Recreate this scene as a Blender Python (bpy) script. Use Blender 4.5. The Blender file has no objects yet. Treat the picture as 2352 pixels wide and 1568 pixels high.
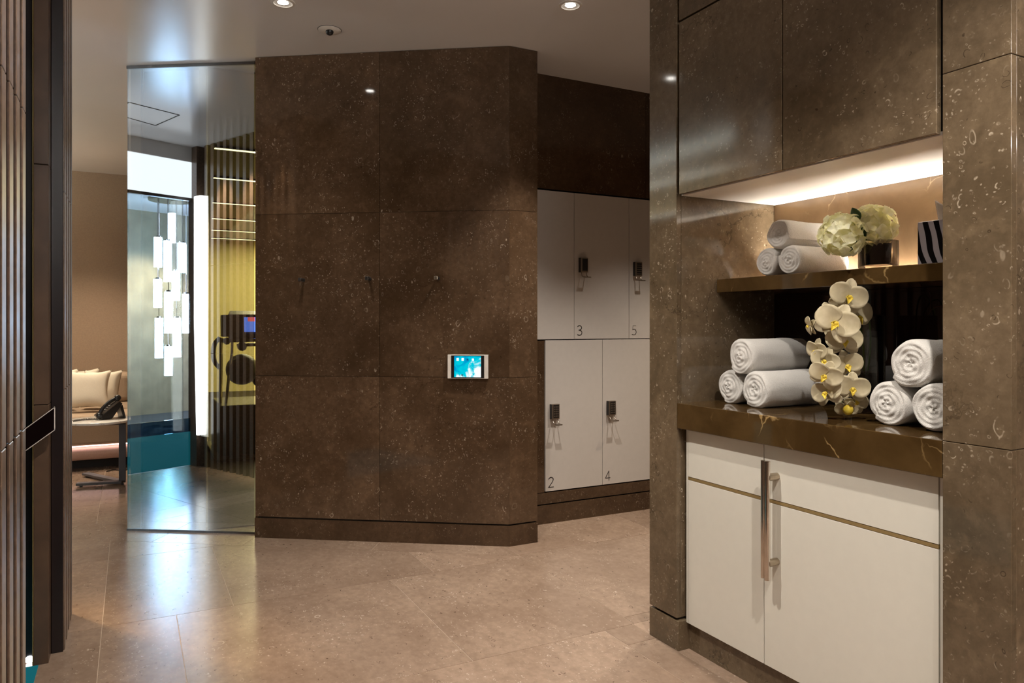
import bpy, math, random
from mathutils import Vector, Matrix

# ------------------------------------------------------------------ camera, world, exposure
SC = bpy.context.scene
COL = SC.collection
W, H, F, HOR = 2352.0, 1568.0, 1690.0, 745.0       # frame, focal length in px, horizon row
CAMZ = 1.25
YAW = math.radians(27.4)
CS, SN = math.cos(YAW), math.sin(YAW)
cd = bpy.data.cameras.new('camera')
cam = bpy.data.objects.new('camera', cd)
COL.objects.link(cam)
cam.location = (0, 0, CAMZ)
cam.rotation_euler = (math.pi / 2, 0, -YAW)
cd.sensor_fit = 'HORIZONTAL'
cd.sensor_width = 36.0
cd.lens = F / W * 36.0
cd.shift_y = (HOR - H / 2) / W
cd.clip_start = 0.05
SC.camera = cam
wd = bpy.data.worlds.new('world')
SC.world = wd
wd.use_nodes = True
wd.node_tree.nodes['Background'].inputs[0].default_value = (0.5, 0.42, 0.35, 1)
wd.node_tree.nodes['Background'].inputs[1].default_value = 0.0
SC.view_settings.view_transform = 'Standard'
SC.view_settings.look = 'None'
SC.view_settings.gamma = 1.0
SC.view_settings.use_curve_mapping = False
SC.view_settings.exposure = 0.35
CEIL = 2.82
WARM = (1.0, 0.80, 0.58)
NEUT = (1.0, 0.915, 0.82)
COOL = (0.62, 0.80, 1.0)


def spot(name, loc, energy, color=WARM, angle=110, blend=0.7, target=None, size=0.025):
    l = bpy.data.lights.new(name, 'SPOT')
    l.energy = energy
    l.color = color
    l.spot_size = math.radians(angle)
    l.spot_blend = blend
    l.shadow_soft_size = size
    o = bpy.data.objects.new(name, l)
    COL.objects.link(o)
    o.location = loc
    if target is not None:
        d = Vector(target) - Vector(loc)
        o.rotation_euler = d.to_track_quat('-Z', 'Y').to_euler()
    return o


def area(name, loc, energy, sx, sy, color=WARM, target=None):
    l = bpy.data.lights.new(name, 'AREA')
    l.shape = 'RECTANGLE'
    l.size = sx
    l.size_y = sy
    l.energy = energy
    l.color = color
    o = bpy.data.objects.new(name, l)
    COL.objects.link(o)
    o.location = loc
    if target is not None:
        d = Vector(target) - Vector(loc)
        o.rotation_euler = d.to_track_quat('-Z', 'Y').to_euler()
    return o


# downlights, some added as unseen fill: (x, y) on the ceiling, power, colour, cone
DOWN = [
    ((0.66, 3.70), 34, NEUT, 92),
    ((1.92, 3.08), 120, NEUT, 84),
    ((0.60, 1.95), 130, NEUT, 118),
    ((1.15, 0.55), 130, NEUT, 118),
    ((0.35, -0.9), 110, NEUT, 118),  # unseen lamp added behind the camera as ambient fill
    ((2.95, 3.00), 115, NEUT, 86),
    ((-0.35, 7.7), 150, WARM, 95),
    ((-0.70, 6.9), 80, WARM, 62),
    ((3.9, 3.2), 90, WARM, 90),
    ((-4.95, 2.3), 620, WARM, 110),  # unseen lamp added to warm the hall wall
]
for i, ((x, y), e, c, ang) in enumerate(DOWN):
    spot('downlight_or_added_fill', (x, y, CEIL - 0.03), e, c, ang)

for x in (-0.40, -0.80, -1.20):
    spot('wall_washer_lamp', (x, 3.98, CEIL - 0.03), 150, (1.0, 0.68, 0.34), 44, 0.7, (x, 3.68, 2.0))
# unseen coves added to brighten the ceiling (their ledges are built further down)
area('added_fill_rear', (1.1, -2.50, 2.47), 240, 4.6, 0.10, (1.0, 0.95, 0.90), (1.1, -1.2, 3.4))
area('added_fill_lounge', (-1.62, 7.0, 2.47), 26, 3.0, 0.10, (0.95, 1.0, 0.90), (-1.1, 7.0, 3.4))
random.seed(7)


# ------------------------------------------------------------------ pixel -> room helpers
def ray(px):
    a = (px - W / 2) / F
    return (a * CS + SN, CS - a * SN)


def P(px, py, X=None, Y=None, Z=None, d=None):
    rx, ry = ray(px)
    if X is not None:
        d = X / rx
    elif Y is not None:
        d = Y / ry
    elif Z is not None:
        d = (CAMZ - Z) * F / (py - HOR)
    return Vector((rx * d, ry * d, CAMZ - (py - HOR) / F * d))


# ------------------------------------------------------------------ mesh builder
class MB:
    def __init__(s):
        s.v = []; s.f = []; s.m = []; s.sm = []

    def add(s, verts, faces, mat=0, smooth=False):
        b = len(s.v)
        s.v += [Vector(p) for p in verts]
        for f in faces:
            s.f.append([b + i for i in f]); s.m.append(mat); s.sm.append(smooth)
        return s

    def box(s, x0, y0, z0, x1, y1, z1, mat=0):
        x0, x1 = min(x0, x1), max(x0, x1); y0, y1 = min(y0, y1), max(y0, y1); z0, z1 = min(z0, z1), max(z0, z1)
        v = [(x0, y0, z0), (x1, y0, z0), (x1, y1, z0), (x0, y1, z0), (x0, y0, z1), (x1, y0, z1), (x1, y1, z1), (x0, y1, z1)]
        return s.add(v, [(0, 3, 2, 1), (4, 5, 6, 7), (0, 1, 5, 4), (1, 2, 6, 5), (2, 3, 7, 6), (3, 0, 4, 7)], mat)

    def prism(s, poly, z0, z1, mat=0):
        ar = sum(poly[i][0] * poly[(i + 1) % len(poly)][1] - poly[(i + 1) % len(poly)][0] * poly[i][1] for i in range(len(poly)))
        if ar < 0:
            poly = poly[::-1]
        n = len(poly)
        v = [(p[0], p[1], z0) for p in poly] + [(p[0], p[1], z1) for p in poly]
        f = [tuple(range(n - 1, -1, -1)), tuple(range(n, 2 * n))] + [(i, (i + 1) % n, n + (i + 1) % n, n + i) for i in range(n)]
        return s.add(v, f, mat)

    def obox(s, c, ax, ay, az, mat=0):
        """box about c with half-axes ax, ay, az (vectors)"""
        c, ax, ay, az = map(Vector, (c, ax, ay, az))
        v = [c + ax * i + ay * j + az * k for k in (-1, 1) for j in (-1, 1) for i in (-1, 1)]
        f = [(0, 2, 3, 1), (4, 5, 7, 6), (0, 1, 5, 4), (1, 3, 7, 5), (3, 2, 6, 7), (2, 0, 4, 6)]
        return s.add(v, f, mat)

    def tube(s, pts, r, n=10, mat=0, caps=True):
        pts = [Vector(p) for p in pts]
        m = len(pts)
        rr = r if isinstance(r, (list, tuple)) else [r] * m
        up = Vector((0, 0, 1))
        t0 = (pts[1] - pts[0]).normalized()
        if abs(t0.dot(up)) > 0.95:
            up = Vector((1, 0, 0))
        nrm = (up - t0 * up.dot(t0)).normalized()
        v = []
        for i, p in enumerate(pts):
            t = (pts[min(i + 1, m - 1)] - pts[max(i - 1, 0)]).normalized()
            nrm = (nrm - t * nrm.dot(t))
            nrm = nrm.normalized() if nrm.length > 1e-6 else t.orthogonal().normalized()
            b = t.cross(nrm)
            for k in range(n):
                a = 2 * math.pi * k / n
                v.append(p + (nrm * math.cos(a) + b * math.sin(a)) * rr[i])
        f = []
        for i in range(m - 1):
            for k in range(n):
                f.append((i * n + k, i * n + (k + 1) % n, (i + 1) * n + (k + 1) % n, (i + 1) * n + k))
        s.add(v, f, mat, True)
        if caps:
            b = len(s.v) - len(v)
            s.f.append([b + k for k in range(n - 1, -1, -1)]); s.m.append(mat); s.sm.append(False)
            s.f.append([b + (m - 1) * n + k for k in range(n)]); s.m.append(mat); s.sm.append(False)
        return s

    def lathe(s, prof, c=(0, 0, 0), n=32, mat=0, axis='z', close=False):
        """prof = [(r, h)...]"""
        c = Vector(c)
        v = []
        for r, h in prof:
            for k in range(n):
                a = 2 * math.pi * k / n
                x, y = r * math.cos(a), r * math.sin(a)
                p = Vector((x, y, h)) if axis == 'z' else (Vector((h, x, y)) if axis == 'x' else Vector((y, h, x)))
                v.append(c + p)
        f = []
        m = len(prof)
        for i in range(m - 1):
            for k in range(n):
                f.append((i * n + k, i * n + (k + 1) % n, (i + 1) * n + (k + 1) % n, (i + 1) * n + k))
        if close:
            for k in range(n):
                f.append(((m - 1) * n + k, (m - 1) * n + (k + 1) % n, (k + 1) % n, k))
        return s.add(v, f, mat, True)

    def ball(s, c, rx, ry=None, rz=None, n=16, mat=0):
        ry = rx if ry is None else ry; rz = rx if rz is None else rz
        v = []; m = n // 2
        for i in range(m + 1):
            ph = math.pi * i / m
            for k in range(n):
                a = 2 * math.pi * k / n
                v.append(Vector(c) + Vector((rx * math.sin(ph) * math.cos(a), ry * math.sin(ph) * math.sin(a), rz * math.cos(ph))))
        f = [(i * n + k, (i + 1) * n + k, (i + 1) * n + (k + 1) % n, i * n + (k + 1) % n) for i in range(m) for k in range(n)]
        return s.add(v, f, mat, True)

    def grid(s, fn, nu, nv, mat=0, smooth=True):
        v = [fn(i / nu, j / nv) for i in range(nu + 1) for j in range(nv + 1)]
        f = [(i * (nv + 1) + j, (i + 1) * (nv + 1) + j, (i + 1) * (nv + 1) + j + 1, i * (nv + 1) + j + 1) for i in range(nu) for j in range(nv)]
        return s.add(v, f, mat, smooth)

    def build(s, name, mats, parent=None, local=False, bevel=0, sharp=40, solid=0, segs=2):
        mats = mats if isinstance(mats, (list, tuple)) else [mats]
        lo = [min(p[i] for p in s.v) for i in range(3)]; hi = [max(p[i] for p in s.v) for i in range(3)]
        c = Vector(((lo[0] + hi[0]) / 2, (lo[1] + hi[1]) / 2, lo[2]))
        if parent is not None and not local:
            off = c - parent.location
        else:
            off = c
        me = bpy.data.meshes.new(name)
        me.from_pydata([p - c for p in s.v], [], s.f)
        for m in mats:
            me.materials.append(m)
        for p, mi, sm in zip(me.polygons, s.m, s.sm):
            p.material_index = mi
            p.use_smooth = sm
        me.update()
        if any(s.sm):
            me.set_sharp_from_angle(angle=math.radians(sharp))
        o = bpy.data.objects.new(name, me)
        COL.objects.link(o)
        o.location = off
        if parent is not None:
            o.parent = parent
        if solid:
            md = o.modifiers.new('thickness', 'SOLIDIFY'); md.thickness = solid; md.offset = 0
        if bevel:
            md = o.modifiers.new('bevel', 'BEVEL'); md.width = bevel; md.segments = segs
            md.limit_method = 'ANGLE'; md.angle_limit = math.radians(40)
        return o


def tag(o, label=None, cat=None, group=None, kind=None):
    if label: o['label'] = label
    if cat: o['category'] = cat
    if group: o['group'] = group
    if kind: o['kind'] = kind
    return o


def thing(name, loc, label, cat, group=None, rot=None):
    o = bpy.data.objects.new(name, None)
    o.empty_display_size = 0.1
    COL.objects.link(o)
    o.location = loc
    if rot: o.rotation_euler = rot
    return tag(o, label, cat, group)


def copy_tree(o, parent=None):
    c = o.copy(); COL.objects.link(c)
    if parent is not None:
        c.parent = parent
    for ch in list(o.children):
        copy_tree(ch, c)
    return c


# ------------------------------------------------------------------ materials
class NT:
    def __init__(s, name):
        s.mat = bpy.data.materials.new(name)
        s.mat.use_nodes = True
        s.t = s.mat.node_tree
        s.t.nodes.clear()
        s.out = s.n('ShaderNodeOutputMaterial')

    def n(s, typ, **kw):
        nd = s.t.nodes.new(typ)
        for k, v in kw.items():
            setattr(nd, k, v)
        return nd

    def l(s, a, b):
        s.t.links.new(a, b)

    def val(s, x, sock):
        if hasattr(x, 'is_output'):
            s.l(x, sock)
        else:
            sock.default_value = x

    def math(s, op, a, b=None, c=None, clamp=False):
        nd = s.n('ShaderNodeMath', operation=op, use_clamp=clamp)
        s.val(a, nd.inputs[0])
        if b is not None: s.val(b, nd.inputs[1])
        if c is not None: s.val(c, nd.inputs[2])
        return nd.outputs[0]

    def vmath(s, op, a, b=None, scale=None):
        nd = s.n('ShaderNodeVectorMath', operation=op)
        s.val(a, nd.inputs[0])
        if b is not None: s.val(b, nd.inputs[1])
        if scale is not None: s.val(scale, nd.inputs['Scale'])
        return nd.outputs[0]

    def mix(s, fac, a, b, blend='MIX'):
        nd = s.n('ShaderNodeMix', data_type='RGBA', blend_type=blend)
        s.val(fac, nd.inputs[0])
        for x, k in ((a, 6), (b, 7)):
            if hasattr(x, 'is_output'): s.l(x, nd.inputs[k])
            else: nd.inputs[k].default_value = (*x[:3], 1)
        return nd.outputs[2]

    def smooth(s, x, lo, hi, a=0.0, b=1.0):
        nd = s.n('ShaderNodeMapRange', interpolation_type='SMOOTHSTEP')
        s.val(x, nd.inputs[0])
        nd.inputs[1].default_value = lo; nd.inputs[2].default_value = hi
        nd.inputs[3].default_value = a; nd.inputs[4].default_value = b
        return nd.outputs[0]

    def noise(s, vec, scale, detail=3, rough=0.5, dist=0.0):
        nd = s.n('ShaderNodeTexNoise')
        if vec is not None: s.l(vec, nd.inputs['Vector'])
        nd.inputs['Scale'].default_value = scale; nd.inputs['Detail'].default_value = detail
        nd.inputs['Roughness'].default_value = rough; nd.inputs['Distortion'].default_value = dist
        return nd.outputs

    def voro(s, vec, scale, feature='F1'):
        nd = s.n('ShaderNodeTexVoronoi', feature=feature)
        s.l(vec, nd.inputs['Vector']); nd.inputs['Scale'].default_value = scale
        return nd.outputs

    def bsdf(s, color=(0.8, 0.8, 0.8), rough=0.5, metal=0.0, spec=0.5, **kw):
        b = s.n('ShaderNodeBsdfPrincipled')
        if hasattr(color, 'is_output'): s.l(color, b.inputs['Base Color'])
        else: b.inputs['Base Color'].default_value = (*color[:3], 1)
        s.val(rough, b.inputs['Roughness'])
        b.inputs['Metallic'].default_value = metal
        b.inputs['Specular IOR Level'].default_value = spec
        for k, v in kw.items():
            s.val(v, b.inputs[k.replace('_', ' ')])
        s.l(b.outputs[0], s.out.inputs[0])
        return b

    def bump(s, h, strength, dist, b):
        nd = s.n('ShaderNodeBump')
        s.l(h, nd.inputs['Height']); nd.inputs['Strength'].default_value = strength; nd.inputs['Distance'].default_value = dist
        s.l(nd.outputs[0], b.inputs['Normal'])


def plain(name, color, rough=0.5, metal=0.0, spec=0.5, noise=0.06, nscale=30, **kw):
    t = NT(name)
    co = t.n('ShaderNodeTexCoord').outputs['Object']
    n = t.noise(co, nscale, 3)[0]
    c = t.mix(t.smooth(n, 0.3, 0.7), tuple(x * (1 - noise) for x in color), tuple(min(1, x * (1 + noise)) for x in color))
    t.bsdf(c, rough, metal, spec, **kw)
    return t.mat


def emis(name, color, strength):
    t = NT(name)
    e = t.n('ShaderNodeEmission')
    e.inputs[0].default_value = (*color, 1); e.inputs[1].default_value = strength
    t.l(e.outputs[0], t.out.inputs[0])
    return t.mat


def stone(name, dark, mid, fossil, rough, amount=1.0, flat=(1, 1, 1), tone=0.25, spec=0.5, dk=0.6, mo=0.65, seams=0.55):
    t = NT(name)
    co = t.n('ShaderNodeTexCoord').outputs['Object']
    rnd = t.n('ShaderNodeNewGeometry').outputs['Random Per Island']
    off = t.n('ShaderNodeCombineXYZ')
    t.l(t.math('MULTIPLY', rnd, 37.1), off.inputs[0]); t.l(t.math('MULTIPLY', rnd, 91.7), off.inputs[1]); t.l(t.math('MULTIPLY', rnd, 53.3), off.inputs[2])
    v = t.vmath('ADD', co, off.outputs[0])
    v = t.vmath('MULTIPLY', v, flat)
    wob = t.noise(v, 9.0, 2)[1]
    wv = t.vmath('ADD', v, t.vmath('SCALE', t.vmath('SUBTRACT', wob, (0.5, 0.5, 0.5)), scale=0.05))
    big = t.noise(v, 2.6, 5, 0.55, 0.4)[0]
    fine = t.noise(v, 38, 4, 0.65)[0]
    base = t.mix(t.smooth(big, 0.32, 0.68), dark, mid)
    base = t.mix(t.smooth(fine, 0.25, 0.75), base, t.mix(0.5, base, (dark[0] * 0.72, dark[1] * 0.7, dark[2] * 0.66)), 'MIX')
    mott = t.noise(wv, 15, 5, 0.62, 0.3)[0]
    base = t.mix(t.smooth(mott, 0.50, 0.74, 0.0, 0.42 * mo), base, (mid[0] * 1.55, mid[1] * 1.55, mid[2] * 1.5))
    base = t.mix(t.smooth(mott, 0.28, 0.46, 0.45 * mo, 0.0), base, (dark[0] * 0.55, dark[1] * 0.52, dark[2] * 0.48))
    # ring-like shell sections
    clus = t.smooth(t.noise(v, 4.2, 3)[0], 0.40, 0.64)
    for sc, lo, th, amt, cut, st in ((17, 0.10, 0.05, 0.5, 0.74, (1.0, 1.5, 0.8)), (34, 0.12, 0.08, 0.6, 0.62, (1.5, 1.0, 0.9)), (64, 0.12, 0.10, 0.55, 0.55, (1, 1, 1.3))):
        vo = t.voro(t.vmath('MULTIPLY', wv, st), sc)
        sep = t.n('ShaderNodeSeparateColor'); t.l(vo[1], sep.inputs[0])
        r = t.math('MULTIPLY_ADD', sep.outputs[1], 0.22, lo)
        ring = t.math('ABSOLUTE', t.math('SUBTRACT', vo[0], r))
        ring = t.smooth(ring, th * 0.2, th, 1.0, 0.0)
        br = t.smooth(t.noise(v, sc * 1.6, 3)[0], 0.46, 0.62)
        msk = t.math('GREATER_THAN', sep.outputs[0], cut)
        k = t.math('MULTIPLY', t.math('MULTIPLY', ring, msk), t.math('MULTIPLY', br, t.math('MULTIPLY_ADD', clus, 0.8, 0.2)))
        k = t.math('MULTIPLY', k, t.math('MULTIPLY_ADD', sep.outputs[2], 0.7, 0.3))
        base = t.mix(t.math('MULTIPLY', k, amt * amount), base, fossil)
    # small pale chips
    vo = t.voro(wv, 80)
    sep = t.n('ShaderNodeSeparateColor'); t.l(vo[1], sep.inputs[0])
    chip = t.math('MULTIPLY', t.smooth(vo[0], 0.13, 0.28, 1, 0), t.math('GREATER_THAN', sep.outputs[0], 0.80))
    base = t.mix(t.math('MULTIPLY', t.math('MULTIPLY', chip, clus), 0.38 * amount), base, fossil)
    # dark shell threads
    vo = t.voro(t.vmath('ADD', wv, (3.3, 1.7, 5.1)), 34)
    sep = t.n('ShaderNodeSeparateColor'); t.l(vo[1], sep.inputs[0])
    ring = t.math('ABSOLUTE', t.math('SUBTRACT', vo[0], t.math('MULTIPLY_ADD', sep.outputs[1], 0.2, 0.14)))
    ring = t.smooth(ring, 0.012, 0.04, 1.0, 0.0)
    br = t.smooth(t.noise(v, 46, 2)[0], 0.5, 0.6)
    k = t.math('MULTIPLY', t.math('MULTIPLY', ring, t.math('GREATER_THAN', sep.outputs[0], 0.6)), br)
    base = t.mix(t.math('MULTIPLY', k, dk), base, (dark[0] * 0.25, dark[1] * 0.2, dark[2] * 0.18))
    # dark wavy seams
    vd = t.n('ShaderNodeTexVoronoi', feature='DISTANCE_TO_EDGE')
    sw_ = t.vmath('SCALE', t.vmath('SUBTRACT', t.noise(v, 5, 5, 0.65)[1], (0.5, 0.5, 0.5)), scale=0.35)
    t.l(t.vmath('MULTIPLY', t.vmath('ADD', v, sw_), (1, 1, 1.5)), vd.inputs['Vector']); vd.inputs['Scale'].default_value = 1.1
    seam = t.math('MULTIPLY', t.smooth(vd.outputs[0], 0.0, 0.007, 1, 0), t.smooth(t.noise(v, 2.1, 2)[0], 0.48, 0.60))
    base = t.mix(t.math('MULTIPLY', seam, seams), base, (dark[0] * 0.35, dark[1] * 0.32, dark[2] * 0.3))
    # panel to panel tone
    tn = t.math('MULTIPLY_ADD', rnd, tone, 1.0 - tone / 2)
    nd = t.n('ShaderNodeVectorMath', operation='SCALE'); t.l(base, nd.inputs[0]); t.l(tn, nd.inputs['Scale'])
    t.bsdf(nd.outputs[0], rough, 0, spec)
    return t.mat


def marble(name, c0, c1, vein, rough):
    t = NT(name)
    co = t.n('ShaderNodeTexCoord').outputs['Object']
    n = t.noise(co, 5, 5, 0.6, 0.5)[0]
    base = t.mix(t.smooth(n, 0.3, 0.7), c0, c1)
    wob = t.vmath('SCALE', t.vmath('SUBTRACT', t.noise(co, 7, 4, 0.6)[1], (0.5, 0.5, 0.5)), scale=0.10)
    for sc, th, off in ((3.4, 0.006, (0.3, 0.1, 0)), (6.1, 0.007, (5.2, 1.3, 7.7))):
        vd = t.n('ShaderNodeTexVoronoi', feature='DISTANCE_TO_EDGE')
        t.l(t.vmath('MULTIPLY', t.vmath('ADD', t.vmath('ADD', co, wob), off), (1, 1, 0.7)), vd.inputs['Vector']); vd.inputs['Scale'].default_value = sc
        vn = t.smooth(vd.outputs[0], 0.0, th * 2, 1, 0)
        gate = t.smooth(t.noise(t.vmath('ADD', co, off), 4.3, 3)[0], 0.54, 0.70)
        base = t.mix(t.math('MULTIPLY', t.math('MULTIPLY', vn, gate), 0.7), base, vein)
    t.bsdf(base, rough, 0, 0.5)
    return t.mat


M = {}
M['stone'] = stone('brown_fossil_stone', (0.066, 0.038, 0.020), (0.116, 0.071, 0.041), (0.62, 0.52, 0.40), 0.055, 1.0)
M['stone_dark'] = stone('dark_fossil_stone', (0.052, 0.029, 0.015), (0.085, 0.050, 0.027), (0.45, 0.36, 0.26), 0.07, 0.8)
M['stone_cab'] = stone('brown_fossil_stone_polished', (0.102, 0.073, 0.043), (0.175, 0.128, 0.080), (0.70, 0.60, 0.46), 0.07, 1.0)
M['floor'] = stone('honed_fossil_stone_floor', (0.258, 0.180, 0.130), (0.350, 0.254, 0.188), (0.76, 0.66, 0.55), 0.20, 1.0, (1.0, 0.75, 1.0), 0.20, 0.7, 0.8, 0.25, 0.0)
M['slat'] = plain('fluted_brown_stone', (0.125, 0.080, 0.054), 0.30, noise=0.2, nscale=60)
M['joint'] = plain('stone_joint', (0.02, 0.014, 0.010), 0.6)
M['grout'] = plain('floor_grout', (0.46, 0.36, 0.27), 0.6)
M['black'] = plain('sofa_shadow_black', (0.006, 0.005, 0.005), 0.5)
M['jamb'] = plain('dark_satin_stone', (0.085, 0.050, 0.030), 0.35, noise=0.2, nscale=8)
M['blackrail'] = plain('black_rail_marble', (0.006, 0.003, 0.003), 0.6, spec=0.0)
M['shadeblack'] = plain('shaded_slat_black', (0.010, 0.006, 0.006), 0.3)  # black carries the shade of slat sides and gaps
M['blackgloss'] = plain('black_polished_marble', (0.010, 0.006, 0.006), 0.05)
M['marble'] = marble('bronze_marble', (0.048, 0.026, 0.008), (0.088, 0.051, 0.018), (0.62, 0.42, 0.18), 0.035)
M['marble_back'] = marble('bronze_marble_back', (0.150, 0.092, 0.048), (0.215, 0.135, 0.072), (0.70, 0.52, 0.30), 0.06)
M['white'] = plain('white_lacquer', (0.74, 0.72, 0.64), 0.22, noise=0.01)
M['locker'] = plain('grey_white_laminate', (0.50, 0.46, 0.42), 0.35, noise=0.015)
M['under'] = plain('pale_soffit_paint', (0.80, 0.76, 0.70), 0.4, noise=0.01)
M['plaster'] = plain('white_plaster', (0.72, 0.70, 0.68), 0.6, noise=0.01)
M['bronze'] = plain('bronze_metal', (0.50, 0.37, 0.17), 0.45, 0.7)
M['chrome'] = plain('polished_nickel', (0.80, 0.74, 0.68), 0.10, 1.0)
M['satin'] = plain('satin_nickel', (0.48, 0.41, 0.32), 0.32, 1.0)
M['gunmetal'] = plain('dark_gunmetal', (0.10, 0.09, 0.085), 0.35, 0.9)
M['lockmetal'] = plain('lock_brushed_metal', (0.33, 0.28, 0.23), 0.35, 0.9)
M['blackplastic'] = plain('black_plastic', (0.012, 0.011, 0.011), 0.3)
M['digit'] = plain('dark_number_paint', (0.045, 0.04, 0.036), 0.5)
M['digit_pale'] = plain('worn_number_paint', (0.27, 0.25, 0.23), 0.5)
M['whiteplastic'] = plain('white_plastic', (0.72, 0.68, 0.62), 0.35)
M['fabricwall'] = plain('tan_fabric_wall', (0.30, 0.215, 0.150), 0.85, noise=0.05, nscale=90)
M['sofa'] = plain('tan_upholstery', (0.36, 0.265, 0.185), 0.8, noise=0.06, nscale=120)
M['roll'] = plain('rose_upholstery', (0.52, 0.36, 0.31), 0.8, noise=0.06, nscale=160)
M['cushion'] = plain('cream_cushion_cloth', (0.70, 0.64, 0.53), 0.8, noise=0.03, nscale=150)
M['graymetal'] = plain('grey_painted_steel', (0.095, 0.095, 0.105), 0.4)
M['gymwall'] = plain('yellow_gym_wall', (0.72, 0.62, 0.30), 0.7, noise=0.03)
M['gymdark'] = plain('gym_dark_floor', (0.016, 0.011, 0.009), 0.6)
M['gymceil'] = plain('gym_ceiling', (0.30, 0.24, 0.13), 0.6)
M['darkwall'] = plain('dark_partition', (0.012, 0.010, 0.010), 0.7)
M['hall'] = plain('grey_tan_hall_wall', (0.30, 0.25, 0.165), 0.45, noise=0.15, nscale=4)
M['leafgreen'] = plain('green_leaf', (0.035, 0.085, 0.02), 0.45, noise=0.2)
M['stem'] = plain('green_stem', (0.10, 0.20, 0.03), 0.45)
M['tubeglow'] = emis('chandelier_tube_glow', (0.58, 0.76, 1.0), 46)
M['ledwhite'] = emis('white_led_strip', (1.0, 0.90, 0.76), 26)
M['ledniche'] = emis('niche_led_strip', (1.0, 0.92, 0.82), 195)
M['ledgym'] = emis('gym_led_strip', (1.0, 0.86, 0.45), 5)
M['addedglow'] = emis('added_cove_glow', (1.0, 0.70, 0.36), 7)  # glow of the added coves
M['ledpost'] = emis('vertical_led', (1.0, 0.93, 0.80), 5)
M['lens'] = emis('downlight_lens', (1.0, 0.95, 0.88), 25)
M['spotlens'] = emis('step_light_lens', (0.85, 0.93, 1.0), 10)
M['tealglow'] = emis('pool_light_glow', (0.015, 0.20, 0.24), 0.45)
M['sofaled'] = emis('sofa_led', (1.0, 0.68, 0.62), 5)


def ceiling_mat():
    t = NT('satin_ceiling')
    co = t.n('ShaderNodeTexCoord').outputs['Object']
    n = t.noise(co, 1.1, 2)[0]
    c = t.mix(t.smooth(n, 0.3, 0.7), (0.85, 0.84, 0.84), (0.88, 0.87, 0.87))
    b = t.bsdf(c, 0.20, 0, 0.9)
    t.bump(t.noise(co, 3.0, 2)[0], 0.05, 0.02, b)
    return t.mat


def mirror_glass():
    t = NT('reflective_glass')
    g = t.n('ShaderNodeBsdfAnisotropic') if False else t.n('ShaderNodeBsdfGlossy')
    g.inputs['Color'].default_value = (0.66, 0.77, 0.90, 1); g.inputs['Roughness'].default_value = 0.0  # blue chandelier light put into the glass tint
    tr = t.n('ShaderNodeBsdfTransparent'); tr.inputs[0].default_value = (0.85, 0.86, 0.82, 1)
    mx = t.n('ShaderNodeMixShader'); mx.inputs[0].default_value = 0.60
    t.l(tr.outputs[0], mx.inputs[1]); t.l(g.outputs[0], mx.inputs[2]); t.l(mx.outputs[0], t.out.inputs[0])
    return t.mat


def clear(name, col, refl=0.06):
    t = NT(name)
    g = t.n('ShaderNodeBsdfGlossy'); g.inputs['Roughness'].default_value = 0.0
    tr = t.n('ShaderNodeBsdfTransparent'); tr.inputs[0].default_value = (*col, 1)
    fr = t.n('ShaderNodeFresnel'); fr.inputs[0].default_value = 1.45
    mx = t.n('ShaderNodeMixShader'); t.l(t.math('MULTIPLY_ADD', fr.outputs[0], 0.9, refl * 0.3), mx.inputs[0])
    t.l(tr.outputs[0], mx.inputs[1]); t.l(g.outputs[0], mx.inputs[2]); t.l(mx.outputs[0], t.out.inputs[0])
    return t.mat


def towel_mat(name, col):
    t = NT(name)
    co = t.n('ShaderNodeTexCoord').outputs['Object']
    n = t.noise(co, 420, 3, 0.6)[0]
    n2 = t.noise(co, 45, 3)[0]
    c = t.mix(t.smooth(n, 0.3, 0.7), tuple(x * 0.86 for x in col), col)
    b = t.bsdf(c, 0.95, 0, 0.1, Sheen_Weight=0.3)
    t.bump(t.math('ADD', n, t.math('MULTIPLY', n2, 0.6)), 0.75, 0.004, b)
    return t.mat


def petal_mat(name, c0, c1, trans=0.25):
    t = NT(name)
    co = t.n('ShaderNodeTexCoord').outputs['Object']
    n = t.noise(co, 30, 3)[0]
    c = t.mix(t.smooth(n, 0.3, 0.7), c0, c1)
    b = t.bsdf(c, 0.5, 0, 0.3)
    tl = t.n('ShaderNodeBsdfTranslucent'); t.l(c, tl.inputs[0])
    mx = t.n('ShaderNodeMixShader'); mx.inputs[0].default_value = trans
    t.l(b.outputs[0], mx.inputs[1]); t.l(tl.outputs[0], mx.inputs[2]); t.l(mx.outputs[0], t.out.inputs[0])
    return t.mat


def zebra_mat():
    t = NT('zebra_print')
    co = t.n('ShaderNodeTexCoord').outputs['Object']
    w = t.n('ShaderNodeTexWave', wave_type='BANDS', bands_direction='Y')
    mp = t.n('ShaderNodeMapping'); mp.inputs['Rotation'].default_value = (0.25, 0, 0.1)
    t.l(co, mp.inputs[0]); t.l(mp.outputs[0], w.inputs['Vector'])
    w.inputs['Scale'].default_value = 9.5; w.inputs['Distortion'].default_value = 3.0; w.inputs['Detail'].default_value = 1.5; w.inputs['Detail Scale'].default_value = 0.8
    c = t.mix(t.smooth(w.outputs[1], 0.46, 0.56), (0.008, 0.007, 0.007), (0.34, 0.31, 0.33))
    t.bsdf(c, 0.12)
    return t.mat


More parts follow.
